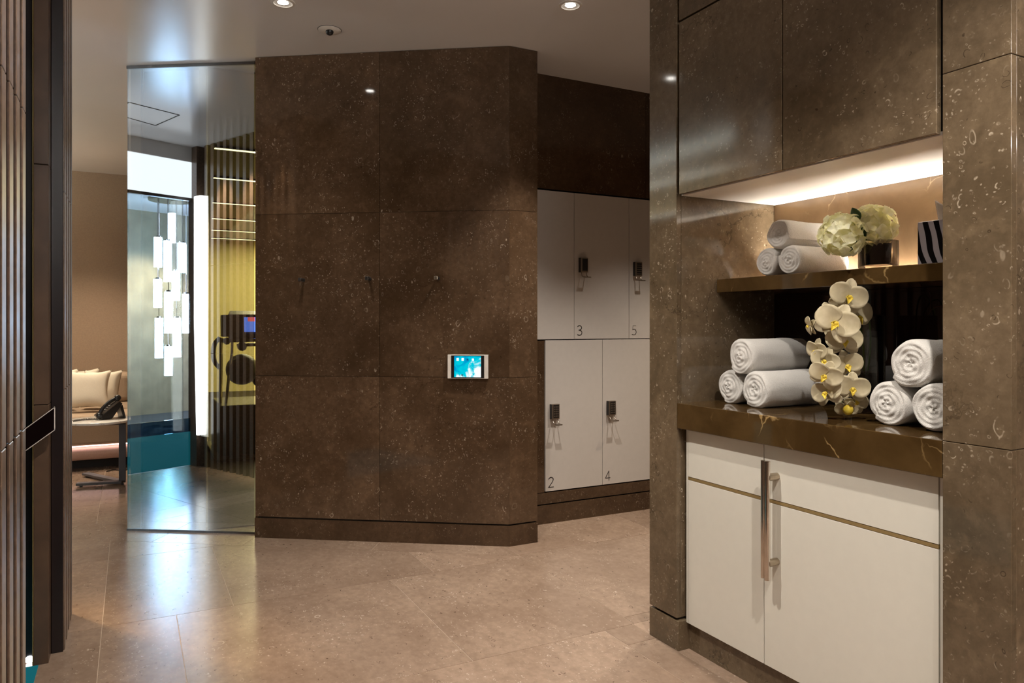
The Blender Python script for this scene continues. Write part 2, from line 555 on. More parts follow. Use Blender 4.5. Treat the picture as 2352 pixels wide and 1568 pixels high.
def screen_mat():
    t = NT('lit_touch_screen')
    co = t.n('ShaderNodeTexCoord').outputs['Object']
    n = t.noise(co, 16, 4, 0.6, 0.6)[0]
    g = t.n('ShaderNodeSeparateXYZ'); t.l(co, g.inputs[0])
    k = t.math('ADD', n, t.math('MULTIPLY_ADD', g.outputs[0], 1.9, t.math('MULTIPLY', g.outputs[2], -2.2)))
    k = t.math('ADD', k, 0.14)
    c = t.mix(t.smooth(k, 0.52, 0.66), (0.0, 0.50, 0.62), (0.85, 0.95, 0.95))
    c = t.mix(t.smooth(k, 0.30, 0.48, 1, 0), c, (0.0, 0.26, 0.52))
    e = t.n('ShaderNodeEmission'); t.l(c, e.inputs[0]); e.inputs[1].default_value = 0.95
    t.l(e.outputs[0], t.out.inputs[0])
    return t.mat


def marble_white():
    t = NT('white_veined_marble')
    co = t.n('ShaderNodeTexCoord').outputs['Object']
    m = t.noise(co, 7, 4, 0.5, 0.6)[0]
    vn = t.smooth(t.math('ABSOLUTE', t.math('SUBTRACT', m, 0.5)), 0.0, 0.03, 1, 0)
    t.bsdf(t.mix(t.math('MULTIPLY', vn, 0.5), (0.78, 0.76, 0.72), (0.42, 0.36, 0.28)), 0.12)
    return t.mat


M['ceil'] = ceiling_mat()
M['mirror'] = mirror_glass()
M['glassedge'] = plain('glass_edge_dark', (0.02, 0.03, 0.035), 0.2)
M['clearpane'] = clear('clear_partition_glass', (0.93, 0.96, 0.93))
def teal_tint():
    t = NT('lit_teal_partition_glass')
    e = t.n('ShaderNodeEmission'); e.inputs[0].default_value = (0.010, 0.17, 0.18, 1); e.inputs[1].default_value = 0.32
    tr = t.n('ShaderNodeBsdfTransparent'); tr.inputs[0].default_value = (0.40, 0.52, 0.50, 1)
    ad = t.n('ShaderNodeAddShader'); t.l(e.outputs[0], ad.inputs[0]); t.l(tr.outputs[0], ad.inputs[1])
    t.l(ad.outputs[0], t.out.inputs[0])
    return t.mat


M['tealtint'] = teal_tint()
M['vaseglass'] = clear('clear_vase_glass', (0.80, 0.78, 0.74))
M['smokeglass'] = clear('pale_vase_glass', (0.90, 0.88, 0.86))
M['towel'] = towel_mat('white_terry', (0.80, 0.78, 0.74))
M['orchid'] = petal_mat('orchid_petal', (0.62, 0.54, 0.35), (0.74, 0.66, 0.47))
M['lip'] = petal_mat('orchid_lip', (0.70, 0.50, 0.03), (0.80, 0.64, 0.12), 0.1)
M['hydrangea'] = petal_mat('hydrangea_petal', (0.90, 0.88, 0.55), (0.96, 0.95, 0.76), 0.45)
M['zebra'] = zebra_mat()
M['screen'] = screen_mat()
M['tabletop'] = marble_white()
M['tissue'] = plain('tissue_paper', (0.85, 0.82, 0.78), 0.8)


# ------------------------------------------------------------------ the setting: floor and ceiling
def clip(poly, a, b, c):
    """keep a*x+b*y<=c"""
    out = []
    for i in range(len(poly)):
        p, q = poly[i], poly[(i + 1) % len(poly)]
        dp, dq = a * p[0] + b * p[1] - c, a * q[0] + b * q[1] - c
        if dp <= 0: out.append(p)
        if dp * dq < 0:
            t = dp / (dp - dq)
            out.append((p[0] + (q[0] - p[0]) * t, p[1] + (q[1] - p[1]) * t))
    return out


NX, NY = 0.5624, 0.8269         # normal of the angled stone wall
UX, UY = 0.8269, -0.5624        # along it, towards the corner
G = 0.0013                      # half a grout line
tiles = []


def tile_rect(x0, x1, y0, y1, planes=()):
    p = [(x0 + G, y0 + G), (x1 - G, y0 + G), (x1 - G, y1 - G), (x0 + G, y1 - G)]
    for a, b, c in planes:
        p = clip(p, a, b, c)
        if len(p) < 3: return
    tiles.append(p)


N1 = (NX, NY, 3.955 - G)
rowsA = {(-2.6, -1.44): [-0.105, 0.6, 1.25, 1.72], (-1.44, -0.46): [-0.105, 0.30, 1.10, 1.72], (-0.46, 0.52): [-0.105, 0.765, 1.72],
         (0.52, 1.50): [-0.105, 0.35, 1.30, 1.72], (1.50, 2.495): [-0.105, 0.765, 1.72], (2.495, 3.478): [-0.105, 0.175, 1.13, 1.87],
         (3.478, 4.46): [-0.105, 0.407, 1.36, 1.87], (4.46, 5.6): [-0.105, 0.9]}
for (y0, y1), xs in rowsA.items():
    for a, b in zip(xs, xs[1:]):
        tile_rect(a, b, y0, y1, [N1])
for y0, y1 in ((-2.6, -1.6), (-1.6, -0.6), (-0.6, 0.38), (0.38, 1.36), (1.36, 2.34), (2.34, 2.495)):
    tile_rect(1.72, 1.86, y0, y1)
    if y1 < 2.4:
        tile_rect(1.86, 2.9, y0, y1)
        tile_rect(2.9, 3.9, y0, y1)
for y0, y1 in ((2.496, 2.57), (2.57, 3.53), (3.53, 4.1)):
    for a, b in ((1.87, 2.83), (2.83, 3.79), (3.79, 5.3)):
        tile_rect(a, b, max(y0, 2.496), y1, [])
tile_rect(1.86, 5.3, 2.34, 2.495)
for y0, y1 in ((-2.6, 0.0), (0.0, 1.4), (1.4, 2.4), (2.4, 3.478), (3.478, 4.46), (4.46, 5.6)):
    for a, b in ((-0.345, -0.105), (-1.7, -0.345)):
        if b <= -0.34 and y1 <= 3.48: continue
        tile_rect(a, b, y0, y1, [N1])
ts = [-2.2, -1.2, -0.55, 0.0, 0.752, 1.6]                    # border strip along the angled wall
C0 = (0.649, 4.530)
for a, b in zip(ts, ts[1:]):
    def bp(t, n0):
        base = (C0[0] + UX * t, C0[1] + UY * t)
        k = n0 - (NX * C0[0] + NY * C0[1])
        return (base[0] + NX * k, base[1] + NY * k)
    tiles.append(clip([bp(a + G, 3.955 + G), bp(b - G, 3.955 + G), bp(b - G, 4.28), bp(a + G, 4.28)], 1, 0, 1.87 - G))
LN = (-NX, -NY, -(4.28 + G))
for y0, y1 in ((4.0, 4.9), (4.9, 5.85), (5.85, 6.8), (6.8, 7.75), (7.75, 8.8)):
    for a, b in ((-1.72, -0.99), (-0.99, -0.19), (-0.19, 0.1)):
        tile_rect(a, b, y0, y1, [LN])
fl = MB()
for p in tiles:
    if len(p) >= 3:
        fl.prism(p, -0.02, 0.0, 0)
fl.box(-6.0, -2.7, -0.06, 5.4, 9.0, -0.0012, 1)
tag(fl.build('floor', [M['floor'], M['grout']]), kind='structure')

ce = MB()
ce.box(-6.0, -2.7, CEIL, 5.4, 15.0, CEIL + 0.1)
tag(ce.build('ceiling', M['ceil']), kind='structure')

# ------------------------------------------------------------------ angled stone wall with its corner (wall_center)
A = (1.893, 3.684); B = (2.075, 3.683)
core = MB()
ins = 0.016


def on(t, k, z=None):
    q = (C0[0] + UX * t + NX * k, C0[1] + UY * t + NY * k)
    return q if z is None else (q[0], q[1], z)


LEN = 1.504
core.prism([on(0.004, ins), on(LEN - 0.01, ins), (B[0] - 0.004, B[1] + ins), (2.071, 4.56), (0.97, 4.99)], 0, CEIL, 1)
zs = [(0.124, 0.949), (0.951, 1.894), (1.896, CEIL - 0.002)]
for z0, z1 in zs:
    for a, b in ((0.0, 0.751), (0.753, LEN)):
        core.prism([on(a, 0.003), on(b, 0.003), on(b, ins + .002), on(a, ins + .002)], z0, z1, 0)
    core.prism([(A[0] + 0.002, A[1] + 0.003), (B[0], B[1] + 0.003), (B[0], B[1] + 0.5), (B[0] - .012, B[1] + 0.5), (B[0] - 0.012, B[1] + ins), (A[0] + 0.012, A[1] + ins)], z0, z1, 0)
core.prism([on(0, .003), on(0, .5), on(.012, .5), on(.012, ins)], 0.0, CEIL - 0.002, 0)
tag(core.build('wall_center', [M['stone'], M['joint']]), kind='structure')
bb = MB()
bb.prism([on(-0.003, 0), on(LEN, 0), (B[0], B[1]), (B[0], B[1] + 0.315), (B[0] - 0.015, B[1] + .3), (B[0] - 0.015, B[1] + 0.017), on(LEN - 0.006, 0.017), on(-0.003, 0.017)], 0, 0.115)
tag(bb.build('baseboard_center', M['stone_dark']), kind='structure')

# ------------------------------------------------------------------ locker wall at the back
LW = MB()
for args in ((2.076, 4.012, 0.122, 5.2, 4.47, 0.192), (2.076, 4.012, 0.196, 2.309, 4.47, 1.148),
             (2.076, 4.012, 2.104, 3.10, 4.47, CEIL), (3.102, 4.012, 2.104, 5.2, 4.47, CEIL), (3.83, 4.012, 0.196, 5.2, 4.47, 2.10)):
    LW.box(*args, mat=0)
LW.box(2.076, 4.03, 0.0, 5.2, 4.46, 0.124, 1)
LW.box(2.076, 4.47, 0.0, 5.3, 4.55, CEIL, 1)
tag(LW.build('wall_back', [M['stone_dark'], M['joint']]), kind='structure')
b2 = MB(); b2.box(2.077, 4.0, 0, 5.2, 4.029, 0.114)
tag(b2.build('baseboard_back', M['stone_dark']), kind='structure')


def digit(mb, ch, x, z, y, h, w=0.0046):
    def cr_(p, k=5):
        out = []
        for i in range(len(p) - 1):
            p0, p1, p2, p3 = p[max(i - 1, 0)], p[i], p[i + 1], p[min(i + 2, len(p) - 1)]
            for j in range(k):
                t = j / k
                out.append(tuple(0.5 * (2 * p1[q] + (p2[q] - p0[q]) * t + (2 * p0[q] - 5 * p1[q] + 4 * p2[q] - p3[q]) * t * t + (3 * p1[q] - p0[q] - 3 * p2[q] + p3[q]) * t ** 3) for q in (0, 1)))
        return out + [p[-1]]
    S = {'2': [cr_([(0.02, .82), (.10, .94), (.28, 1.0), (.47, .93), (.54, .76), (.46, .55), (.25, .28), (0.0, 0.0)]), [(0.0, 0.0), (.58, 0.0)]],
         '3': [cr_([(.02, .90), (.20, 1.0), (.42, .94), (.50, .77), (.40, .60), (.17, .53)]), cr_([(.17, .53), (.44, .46), (.54, .27), (.45, .07), (.22, 0.0), (.0, .07)])],
         '4': [[(.44, 0.0), (.44, 1.0)], [(.44, 1.0), (.0, .28)], [(0, .28), (.60, .28)]],
         '5': [[(.52, 1.0), (.14, 1.0)], [(.14, 1.0), (.08, .56)], cr_([(.08, .56), (.28, .61), (.47, .52), (.55, .30), (.46, .09), (.24, 0.0), (.0, .06)])]}
    for line in S[ch]:
        for (ax, az), (bx, bz) in zip(line, line[1:]):
            if (ax, az) == (bx, bz): continue
            a = Vector((x + ax * h, y, z + az * h)); b = Vector((x + bx * h, y, z + bz * h))
            t = (b - a); L = t.length; t.normalize()
            nrm = Vector((-t.z, 0, t.x))
            mb.obox((a + b) / 2, t * (L / 2 + w * 0.3), nrm * (w / 2), Vector((0, 0.0006 + 0.00005 * (ax > .3), 0)))


def locker(x0, x1, z0, z1, num, lockz, label, style, pale=False):
    t = thing('locker', ((x0 + x1) / 2, 4.24, z0), label, 'locker', 'wall lockers')
    g = 0.0013
    MB().box(x0 + .002, 4.034, z0 + .002, x1 - .002, 4.46, z1 - .002).build('body', M['darkwall'], t)
    d = MB().box(x0 + g, 4.010, z0 + g, x1 - g, 4.030, z1 - g).build('door', M['locker'], t, bevel=0.001)
    if num:
        nb = MB(); digit(nb, num, x0 + 0.024, z0 + 0.026, 4.0095, 0.062)
        o = nb.build('number', M['digit_pale'] if pale else M['digit'])
        o.parent = d; o.location = o.location - t.location - d.location
        lx = x0 + 0.034
        lb = MB().box(lx, 3.984, lockz, lx + 0.056, 4.0095, lockz + 0.094).build('lock', M['lockmetal'], bevel=0.002)
        lb.parent = d; lb.location = lb.location - t.location - d.location
        kp = MB()
        kp.box(lx + .011, 3.9825, lockz + .008, lx + .050, 3.985, lockz + .088)
        kp.box(lx - .0015, 3.986, lockz + .001, lx + .0005, 4.0095, lockz + .093)
        o = kp.build('keypad', M['blackplastic']); o.parent = d; o.location = o.location - t.location - d.location
        ks = MB()
        if style == 'keys':
            for r in range(5):
                for c in range(3):
                    ks.box(lx + .0145 + c * .0118, 3.9815, lockz + .014 + r * .0145, lx + .0225 + c * .0118, 3.983, lockz + .023 + r * .0145)
        elif style == 'bars':
            for r in range(6):
                ks.box(lx + .011, 3.9815, lockz + .012 + r * .0145, lx + .050, 3.983, lockz + .017 + r * .0145)
        else:
            ks.box(lx + .011, 3.9815, lockz + .006, lx + .050, 3.983, lockz + .010)
        o = ks.build('keys', M['lockmetal']); o.parent = d; o.location = o.location - t.location - d.location
        pl = MB()
        p0 = lx + .012; p1 = lx + .048
        for px_ in (p0, p1):
            pl.tube([(px_, 3.996, lockz + .004), (px_, 3.990, lockz - .018), (px_, 3.975, lockz - .030), (px_, 3.955, lockz - .032)], 0.0032, 8)
        pl.box(p0 - .004, 3.944, lockz - .036, p1 + .004, 3.957, lockz - .029)
        o = pl.build('pull', M['lockmetal']); o.parent = d; o.location = o.location - t.location - d.location
    return t


locker(2.097, 2.529, 1.155, 2.095, None, 1.55, 'plain upper locker door without number, half hidden by the stone corner', 'none')
locker(2.529, 2.961, 1.155, 2.095, '3', 1.585, 'upper white locker numbered 3 with dark blank lock cover', 'blank')
locker(2.961, 3.393, 1.155, 2.095, '5', 1.575, 'upper white locker with faded number 5 and striped lock, by the stone column', 'bars', True)
locker(2.314, 2.746, 0.198, 1.152, '2', 0.655, 'lower white locker numbered 2 with black keypad lock', 'keys')
locker(2.746, 3.178, 0.198, 1.152, '4', 0.655, 'lower white locker numbered 4 with black keypad lock', 'keys')
fill = MB(); fill.box(3.18, 4.012, 0.198, 3.826, 4.46, 1.152); fill.box(3.395, 4.012, 1.155, 3.826, 4.46, 2.095)
tag(fill.build('wall_back', M['locker']), kind='structure')

# ------------------------------------------------------------------ cabinet bay on the right: columns and niche
CX = 1.86
RW = MB()


def stone_col(mb, y0, y1, x1=2.45, joints=(0.95, 1.895), mat=0):
    zz = [0.122] + list(joints) + [CEIL]
    mb.box(CX + .02, y0 + .012, 0, x1, y1 - .012, CEIL, 1)
    for a, b in zip(zz, zz[1:]):
        mb.box(CX, y0, a + .0008, CX + .022, y1, b - .0008, mat)
        mb.box(CX + .0225, y0 + .0005, a + .0008, x1, y0 + .014, b - .0008, mat)
        mb.box(CX + .0225, y1 - .014, a + .0008, x1, y1 - .0005, b - .0008, mat)


stone_col(RW, 2.216, 2.382, joints=())
stone_col(RW, 1.007, 1.1745, x1=3.9)
RW.box(2.392, 1.176, 0.0, 2.45, 2.214, CEIL, 1)
RW.box(2.451, 1.19, 0.0, 5.3, 2.36, CEIL, 1)
RW.box(2.452, 2.361, 0.0, 5.3, 2.382, CEIL, 0)
tag(RW.build('wall_right', [M['stone_cab'], M['joint']], bevel=0.0012, segs=1), kind='structure')
b3 = MB()
b3.box(CX, 2.206, 0, CX + .06, 2.382, 0.113)
b3.box(CX + .061, 2.375, 0, 2.45, 2.386, 0.113)
tag(b3.build('baseboard_right', M['stone_cab'], bevel=0.001, segs=1), kind='structure')
M['shadedback'] = marble('shaded_back_marble', (0.012, 0.004, 0.003), (0.022, 0.008, 0.005), (0.10, 0.04, 0.02), 0.03)  # back marble again, with the shade under the shelf put into its colour
tag(MB().box(2.376, 1.176, 0.951, 2.391, 2.214, 1.377).build('trim_5', M['shadedback']), kind='structure')
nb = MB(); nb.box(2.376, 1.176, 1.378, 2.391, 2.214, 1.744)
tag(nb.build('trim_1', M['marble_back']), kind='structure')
tag(nb and MB().box(1.884, 1.176, 0.951, 2.375, 1.180, 1.744).build('trim_2', M['stone_cab']), kind='structure')

# upper cabinet
uc = thing('wall_cabinet', (2.12, 1.695, 1.744), 'stone-faced wall cabinet with two doors above the lit towel niche', 'cabinet')
MB().box(1.884, 1.182, 1.756, 2.374, 2.209, CEIL - .002).build('body', M['darkwall'], uc)
MB().box(1.880, 1.181, 1.744, 2.374, 2.210, 1.754).build('soffit', M['under'], uc)
for y0, y1 in ((1.7025, 2.2015), (1.1905, 1.6985)):
    MB().box(1.860, y0, 1.747, 1.880, y1, 2.403).build('door', M['stone_cab'], uc, bevel=0.0012, segs=1)
    MB().box(1.860, y0, 2.410, 1.880, y1, CEIL - .003).build('top_panel', M['stone_cab'], uc, bevel=0.0012, segs=1)

# shelf, counter
tag(MB().box(2.061, 1.182, 1.376, 2.352, 2.214, 1.428).build('marble_shelf', M['marble'], bevel=0.0015, segs=1),
    'brown veined marble shelf under the bright soffit, carrying towels and flowers', 'shelf')
ls = thing('strip_light', (2.364, 1.69, 1.402), 'hidden white light strip along the back edge of the marble shelf', 'light')
MB().box(2.353, 1.184, 1.396, 2.375, 2.212, 1.404).build('channel', M['whiteplastic'], ls)
MB().box(2.356, 1.186, 1.4045, 2.373, 2.210, 1.408).build('diffuser', M['ledniche'], ls)
tag(MB().box(1.860, 1.176, 0.853, 2.374, 2.214, 0.950).build('marble_countertop', M['marble'], bevel=0.002, segs=2),
    'thick brown marble countertop with gold veins above the white cabinet', 'countertop')

# lower cabinet
lc = thing('base_cabinet', (2.12, 1.695, 0.0), 'white lacquered base cabinet with bronze inlay and tall bar handle', 'cabinet')
MB().box(1.918, 1.19, 0.106, 2.374, 2.19, 0.850).build('body', M['darkwall'], lc)
MB().box(1.914, 1.178, 0.0, 1.930, 2.212, 0.104).build('plinth', M['stone_cab'], lc)['label'] = 'fossil stone plinth'
for y0, y1 in ((2.1925, 2.204), (1.178, 1.2045)):
    MB().box(1.897, y0, 0.106, 2.374, y1, 0.850).build('side_panel', M['white'], lc, bevel=0.0008, segs=1)
for y0, y1 in ((1.8125, 2.190), (1.2075, 1.8095)):
    dd = MB().box(1.895, y0, 0.107, 1.914, y1, 0.6555).box(1.895, y0, 0.6685, 1.914, y1, 0.846).box(1.902, y0, .655, 1.914, y1, .669).build('door', M['white'], lc, bevel=0.0008, segs=1)
    o = MB().box(1.8948, y0, 0.6572, 1.903, y1, 0.6668).build('inlay', M['bronze'])
    o.parent = dd; o.location = o.location - lc.location - dd.location
    o['label'] = 'bronze inlay strip'
    if y0 < 1.5:
        hb = MB()
        hb.tube([(1.851, 1.7545, .413), (1.851, 1.7545, .802)], 0.0095, 20)
        hb.tube([(1.851, 1.7725, .416), (1.851, 1.7725, .802)], 0.0075, 20)
        for z in (.468, .749):
            hb.tube([(1.8515, 1.7545, z), (1.8945, 1.7545, z)], 0.0125, 20, 1)
        o = hb.build('handle', [M['chrome'], M['satin']])
        o.parent = dd; o.location = o.location - lc.location - dd.location
        o['label'] = 'polished metal bar handle'


# ------------------------------------------------------------------ towels
def towel(loc, r, length, label, group, seed, tail=-0.4, squash=1.0, yaw=0.0, lump=1.0):
    """rolled towel, axis +x from its face"""
    rg = random.Random(seed)
    ph = [rg.uniform(0, 6.28) for _ in range(8)]
    na = 72; mb = MB()
    step = 0.13

    def rad(th):          # th measured from the tail, layer step at the tail
        u = ((th - tail) % (2 * math.pi)) / (2 * math.pi)
        return r * (0.93 + step * u ** 1.5 - 0.04)

    def pt(th, k, x):
        rr = rad(th) * k
        wv = 1 + lump * (0.012 * math.sin(3 * th + ph[0] + 9 * x / length) + 0.014 * math.sin(2 * th + ph[1] + 26 * x) + 0.010 * math.sin(5 * th + ph[2] - 38 * x))
        y, z = rr * wv * math.cos(th), rr * wv * math.sin(th) * squash
        z = max(z, -r * 0.955 * squash)
        return Vector((x, y, z))
    ths = [tail + 1e-4 + 2 * math.pi * i / na * 0.99999 for i in range(na + 1)]
    v = []; f = []
    rings = []
    # end face: spiral layers
    nr = 26
    turns = 4.6
    for j in range(nr + 1):
        k = 0.02 + 0.98 * j / nr
        row = []
        for th in ths:
            u = ((th - tail) / (2 * math.pi))
            s = (k * turns - u) * 2 * math.pi
            dx = 0.0013 * (math.cos(s)) * min(1, (1 - k) * 6) - 0.007 * math.sin(k * 2.6 + ph[3]) * (1 - k) + 0.0018 * math.sin(4 * th + ph[4] + 9 * k)
            edge = max(0.0, (k - 0.86) / 0.14)
            row.append(pt(th, k, dx + 0.012 * edge ** 2))
        rings.append(row)
    nl = 22
    for j in range(1, nl + 1):
        x = 0.012 + (length - 0.024) * j / nl
        fold = 1 - 0.012 * lump * math.exp(-((x - length * (0.35 + 0.3 * rg.random())) / 0.012) ** 2)
        rings.append([pt(th, fold, x + 0.004 * math.sin(th * 2 + ph[5])) for th in ths])
    for j in range(6):
        k = 1 - (j + 1) / 6.2
        rings.append([pt(th, k, length - 0.010 + 0.010 * (1 - k)) for th in ths])
    for row in rings:
        v += row
    n1 = na + 1
    for a in range(len(rings) - 1):
        for b in range(na):
            f.append((a * n1 + b, (a + 1) * n1 + b, (a + 1) * n1 + b + 1, a * n1 + b + 1))
        f.append((a * n1 + na, (a + 1) * n1 + na, (a + 1) * n1, a * n1))
    mb.add(v, f, 0, True)
    o = mb.build('rolled_towel', M['towel'], sharp=70)
    base = o.location.copy()
    R_ = Matrix.Rotation(yaw, 4, 'Z')
    lowest = min(p.z for p in v)
    o.location = Vector(loc) + R_ @ Vector((base.x, base.y, 0))
    o.rotation_euler = (0, 0, yaw)
    tag(o, label, 'towel', group)
    return o


SH = 1.4282
g1 = 'rolled towels on the lit shelf'
towel((2.082, 1.979, SH), 0.054, 0.255, 'rolled white towel on the lit shelf, bottom of stack beside the niche wall', g1, 1, tail=2.6)
towel((2.075, 1.864, SH), 0.056, 0.265, 'rolled white towel on the lit shelf, bottom of stack behind the hydrangeas', g1, 2, tail=0.4, yaw=0.02)
towel((2.078, 1.923, SH + 0.096), 0.056, 0.255, 'rolled white towel crowning the stack on the lit shelf', g1, 3, tail=3.6)
CT = 0.9502
g2 = 'rolled towels on the countertop'
towel((2.020, 2.105, CT), 0.068, 0.30, 'rolled white towel on the countertop, bottom of stack nearest the column, by dark niche corner', g2, 4, tail=-1.1)
towel((1.995, 1.952, CT), 0.070, 0.32, 'rolled white towel on the countertop, bottom of stack beside the orchid', g2, 5, tail=-0.9, yaw=0.01)
towel((2.000, 2.026, CT + 0.118), 0.069, 0.31, 'rolled white towel crowning the countertop stack between column and orchid', g2, 6, tail=-0.7, lump=1.5)
towel((2.000, 1.432, CT), 0.070, 0.32, 'rolled white towel on the countertop, under a larger roll, beside drooping orchid tip', g2, 7, tail=-0.8)
towel((1.985, 1.281, CT), 0.070, 0.32, 'rolled white towel on the countertop, cut off by the stone pier at its bottom row', g2, 8, tail=2.5)
towel((1.990, 1.352, CT + 0.119), 0.073, 0.33, 'thick rolled white towel crowning the stack beside the stone pier', g2, 9, tail=-0.6, lump=1.3)


# ------------------------------------------------------------------ flowers
def petal(mb, c, d, up, length, width, cup=0.25, curl=0.15, power=0.8, mat=0, nu=8, nv=6, rnd=False):
    """petal from c along d, face normal up"""
    d = Vector(d).normalized(); up = Vector(up); up = (up - d * up.dot(d)).normalized(); s = d.cross(up)

    def fn(u, v):
        if rnd:
            q_ = abs(2 * (0.03 + 0.965 * u) ** power - 1)
            w = width * math.sqrt(max(1e-4, 1 - q_ ** 2.4)) * 0.5
        else:
            w = width * (math.sin(math.pi * min(1, (u * (1 - 0.06) + 0.06)) ** power) ** 0.75) * 0.5
        x = (v - 0.5) * 2
        h = cup * width * 0.5 * (x * x) * math.sin(math.pi * u * 0.9 + .2) - curl * length * (u - 0.35) ** 2 * (1 if u > .35 else -.4)
        return Vector(c) + d * (u * length) + s * (x * w) + up * h
    mb.grid(fn, nu, nv, mat)


def orchid_flower(parent, c, n, size, roll, seed):
    rg = random.Random(seed)
    n = Vector(n).normalized()
    upv = Vector((0, 0, 1)); upv = (upv - n * upv.dot(n)).normalized(); side = upv.cross(n)
    def dirv(a):
        a += roll
        return side * math.sin(a) + upv * math.cos(a)
    mb = MB()
    for a in (0, 2.25, -2.25):                        # sepals behind
        petal(mb, Vector(c) - n * 0.003, dirv(a + rg.uniform(-.1, .1)) + n * rg.uniform(-.05, .15), n, size * 0.50, size * 0.33, 0.3, 0.25, 0.85, nu=10, rnd=True)
    for a in (1.25, -1.25):                           # two broad petals
        petal(mb, Vector(c) + n * 0.001, dirv(a + rg.uniform(-.12, .12)) + n * rg.uniform(0.05, .3), n, size * 0.53, size * 0.60, 0.22, 0.3, 0.80, nu=12, nv=8, rnd=True)
    fo = mb.build('flower', M['orchid'], parent, solid=0.0014)
    lp = MB()
    q = Vector(c) + n * 0.006
    petal(lp, q, dirv(3.14) * .7 + n * .8, n, size * 0.24, size * 0.15, 0.8, 0.5)
    petal(lp, q, dirv(1.9) * .6 + n * .8, -dirv(1.9), size * 0.16, size * 0.13, 0.6, 0.3)
    petal(lp, q, dirv(-1.9) * .6 + n * .8, -dirv(-1.9), size * 0.16, size * 0.13, 0.6, 0.3)
    lp.ball(q + n * 0.006, size * 0.055, n=8)
    lo = lp.build('lip', M['lip'], solid=0.0012)
    lo.parent = fo; lo.location = lo.location - parent.location - fo.location
    lo['label'] = 'yellow lip'


oc = P(1962, 960, d=2.44); oc.z = CT
vs = thing('glass_vase', (2.235, 1.685, CT), 'tall clear glass vase with black filling holding the orchid on the countertop', 'vase')
vc = (2.235, 1.685, CT)
MB().lathe([(0.0, 0.002), (0.060, 0.002), (0.064, 0.01), (0.066, 0.33), (0.063, 0.332), (0.060, 0.328), (0.0585, 0.012), (0, 0.012)], vc, 40).build('glass', M['vaseglass'], vs)
MB().lathe([(0, 0.014), (0.056, 0.014), (0.057, 0.125), (0.05, 0.132), (0, 0.136)], vc, 32).build('filling', M['blackgloss'], vs)
orc = thing('orchid_spray', (2.235, 1.685, CT + 0.14), 'cream moth orchid spray cascading from the glass vase onto the countertop', 'orchid')
st = MB()
pts = [(2.235, 1.685, CT + .14), (2.232, 1.69, CT + .25), (2.21, 1.70, CT + .355), (2.165, 1.712, CT + .405), (2.11, 1.715, CT + .385), (2.085, 1.708, CT + .30), (2.085, 1.700, CT + .20), (2.085, 1.675, CT + .10), (2.09, 1.655, CT + .025)]


def smoothpts(pts, n=6):
    ps = [Vector(p) for p in pts]; out = []
    for i in range(len(ps) - 1):
        p0, p1, p2, p3 = ps[max(i - 1, 0)], ps[i], ps[i + 1], ps[min(i + 2, len(ps) - 1)]
        for k in range(n):
            t = k / n
            out.append(0.5 * ((2 * p1) + (p2 - p0) * t + (2 * p0 - 5 * p1 + 4 * p2 - p3) * t * t + (3 * p1 - p0 - 3 * p2 + p3) * t ** 3))
    out.append(ps[-1])
    return out


st.tube(smoothpts(pts), 0.0032, 8)
st.tube(smoothpts([(2.245, 1.68, CT + .14), (2.25, 1.672, CT + .24), (2.215, 1.66, CT + .36), (2.16, 1.655, CT + .39), (2.13, 1.652, CT + .36)]), 0.003, 8)
st.build('stem', M['stem'], orc)
# px, py, distance, size (m), facing yaw offset, roll
FL = [(1947, 681, 2.34, 0.118, 0.35, 0.3), (1921, 742, 2.28, 0.130, -0.1, 0.5), (1966, 728, 2.40, 0.115, 0.7, -0.4), (1905, 722, 2.37, 0.085, -0.2, -0.5),
      (1938, 782, 2.31, 0.110, 0.2, 0.0), (1878, 806, 2.34, 0.085, -0.9, 0.2), (1897, 828, 2.32, 0.090, -0.3, 0.3), (1944, 840, 2.32, 0.100, 0.3, -0.2),
      (1896, 862, 2.29, 0.100, -0.2, 0.5), (1956, 892, 2.29, 0.105, 0.25, 0.1), (1900, 902, 2.31, 0.100, -0.5, -0.3), (1928, 770, 2.36, 0.09, 0.0, 0.9),
      (1965, 925, 2.32, 0.075, 0.4, 2.6), (1920, 870, 2.35, 0.08, 0.1, 0.8), (1862, 748, 2.36, 0.06, -1.1, -1.3), (1940, 935, 2.34, 0.060, 0.1, 3.0)]
for i, (px, py, d, s, yw, rl) in enumerate(FL):
    c = P(px, py, d=d)
    c.z = max(c.z, CT + 0.028)
    rx, ry = ray(px)
    n = Vector((-rx, -ry, -0.12 + 0.1 * math.sin(i * 2.1))).normalized()
    n = Matrix.Rotation(yw, 3, 'Z') @ n
    orchid_flower(orc, c, n, s * 1.0, rl, 100 + i)
bd = MB()
for px, py, d, r in ((1948, 941, 2.31, 0.016), (1930, 938, 2.35, 0.011)):
    c = P(px, py, d=d); c.z = max(c.z, CT + r + .001)
    bd.ball(c, r, r, r * 1.05, 14)
bd.build('bud', M['lip'], orc)['label'] = 'yellow bud'

# hydrangeas on the shelf
hv = (2.150, 1.570, SH)
hvz = thing('flower_vase', hv, 'short clear glass vase with dark liner holding hydrangeas on the shelf', 'vase')
MB().lathe([(0, 0.0015), (0.057, 0.0015), (0.060, 0.006), (0.060, 0.090), (0.0575, 0.091), (0.0555, 0.088), (0.055, 0.012), (0, 0.010)], hv, 40).build('glass', M['smokeglass'], hvz)
MB().lathe([(0, 0.013), (0.050, 0.013), (0.051, 0.080), (0.048, 0.080), (0.047, .07), (0, 0.07)], hv, 32).build('liner', M['blackgloss'], hvz)
hy = thing('hydrangea_bunch', (hv[0], hv[1], SH + 0.075), 'two creamy white hydrangea heads in the short vase on the shelf', 'flowers')


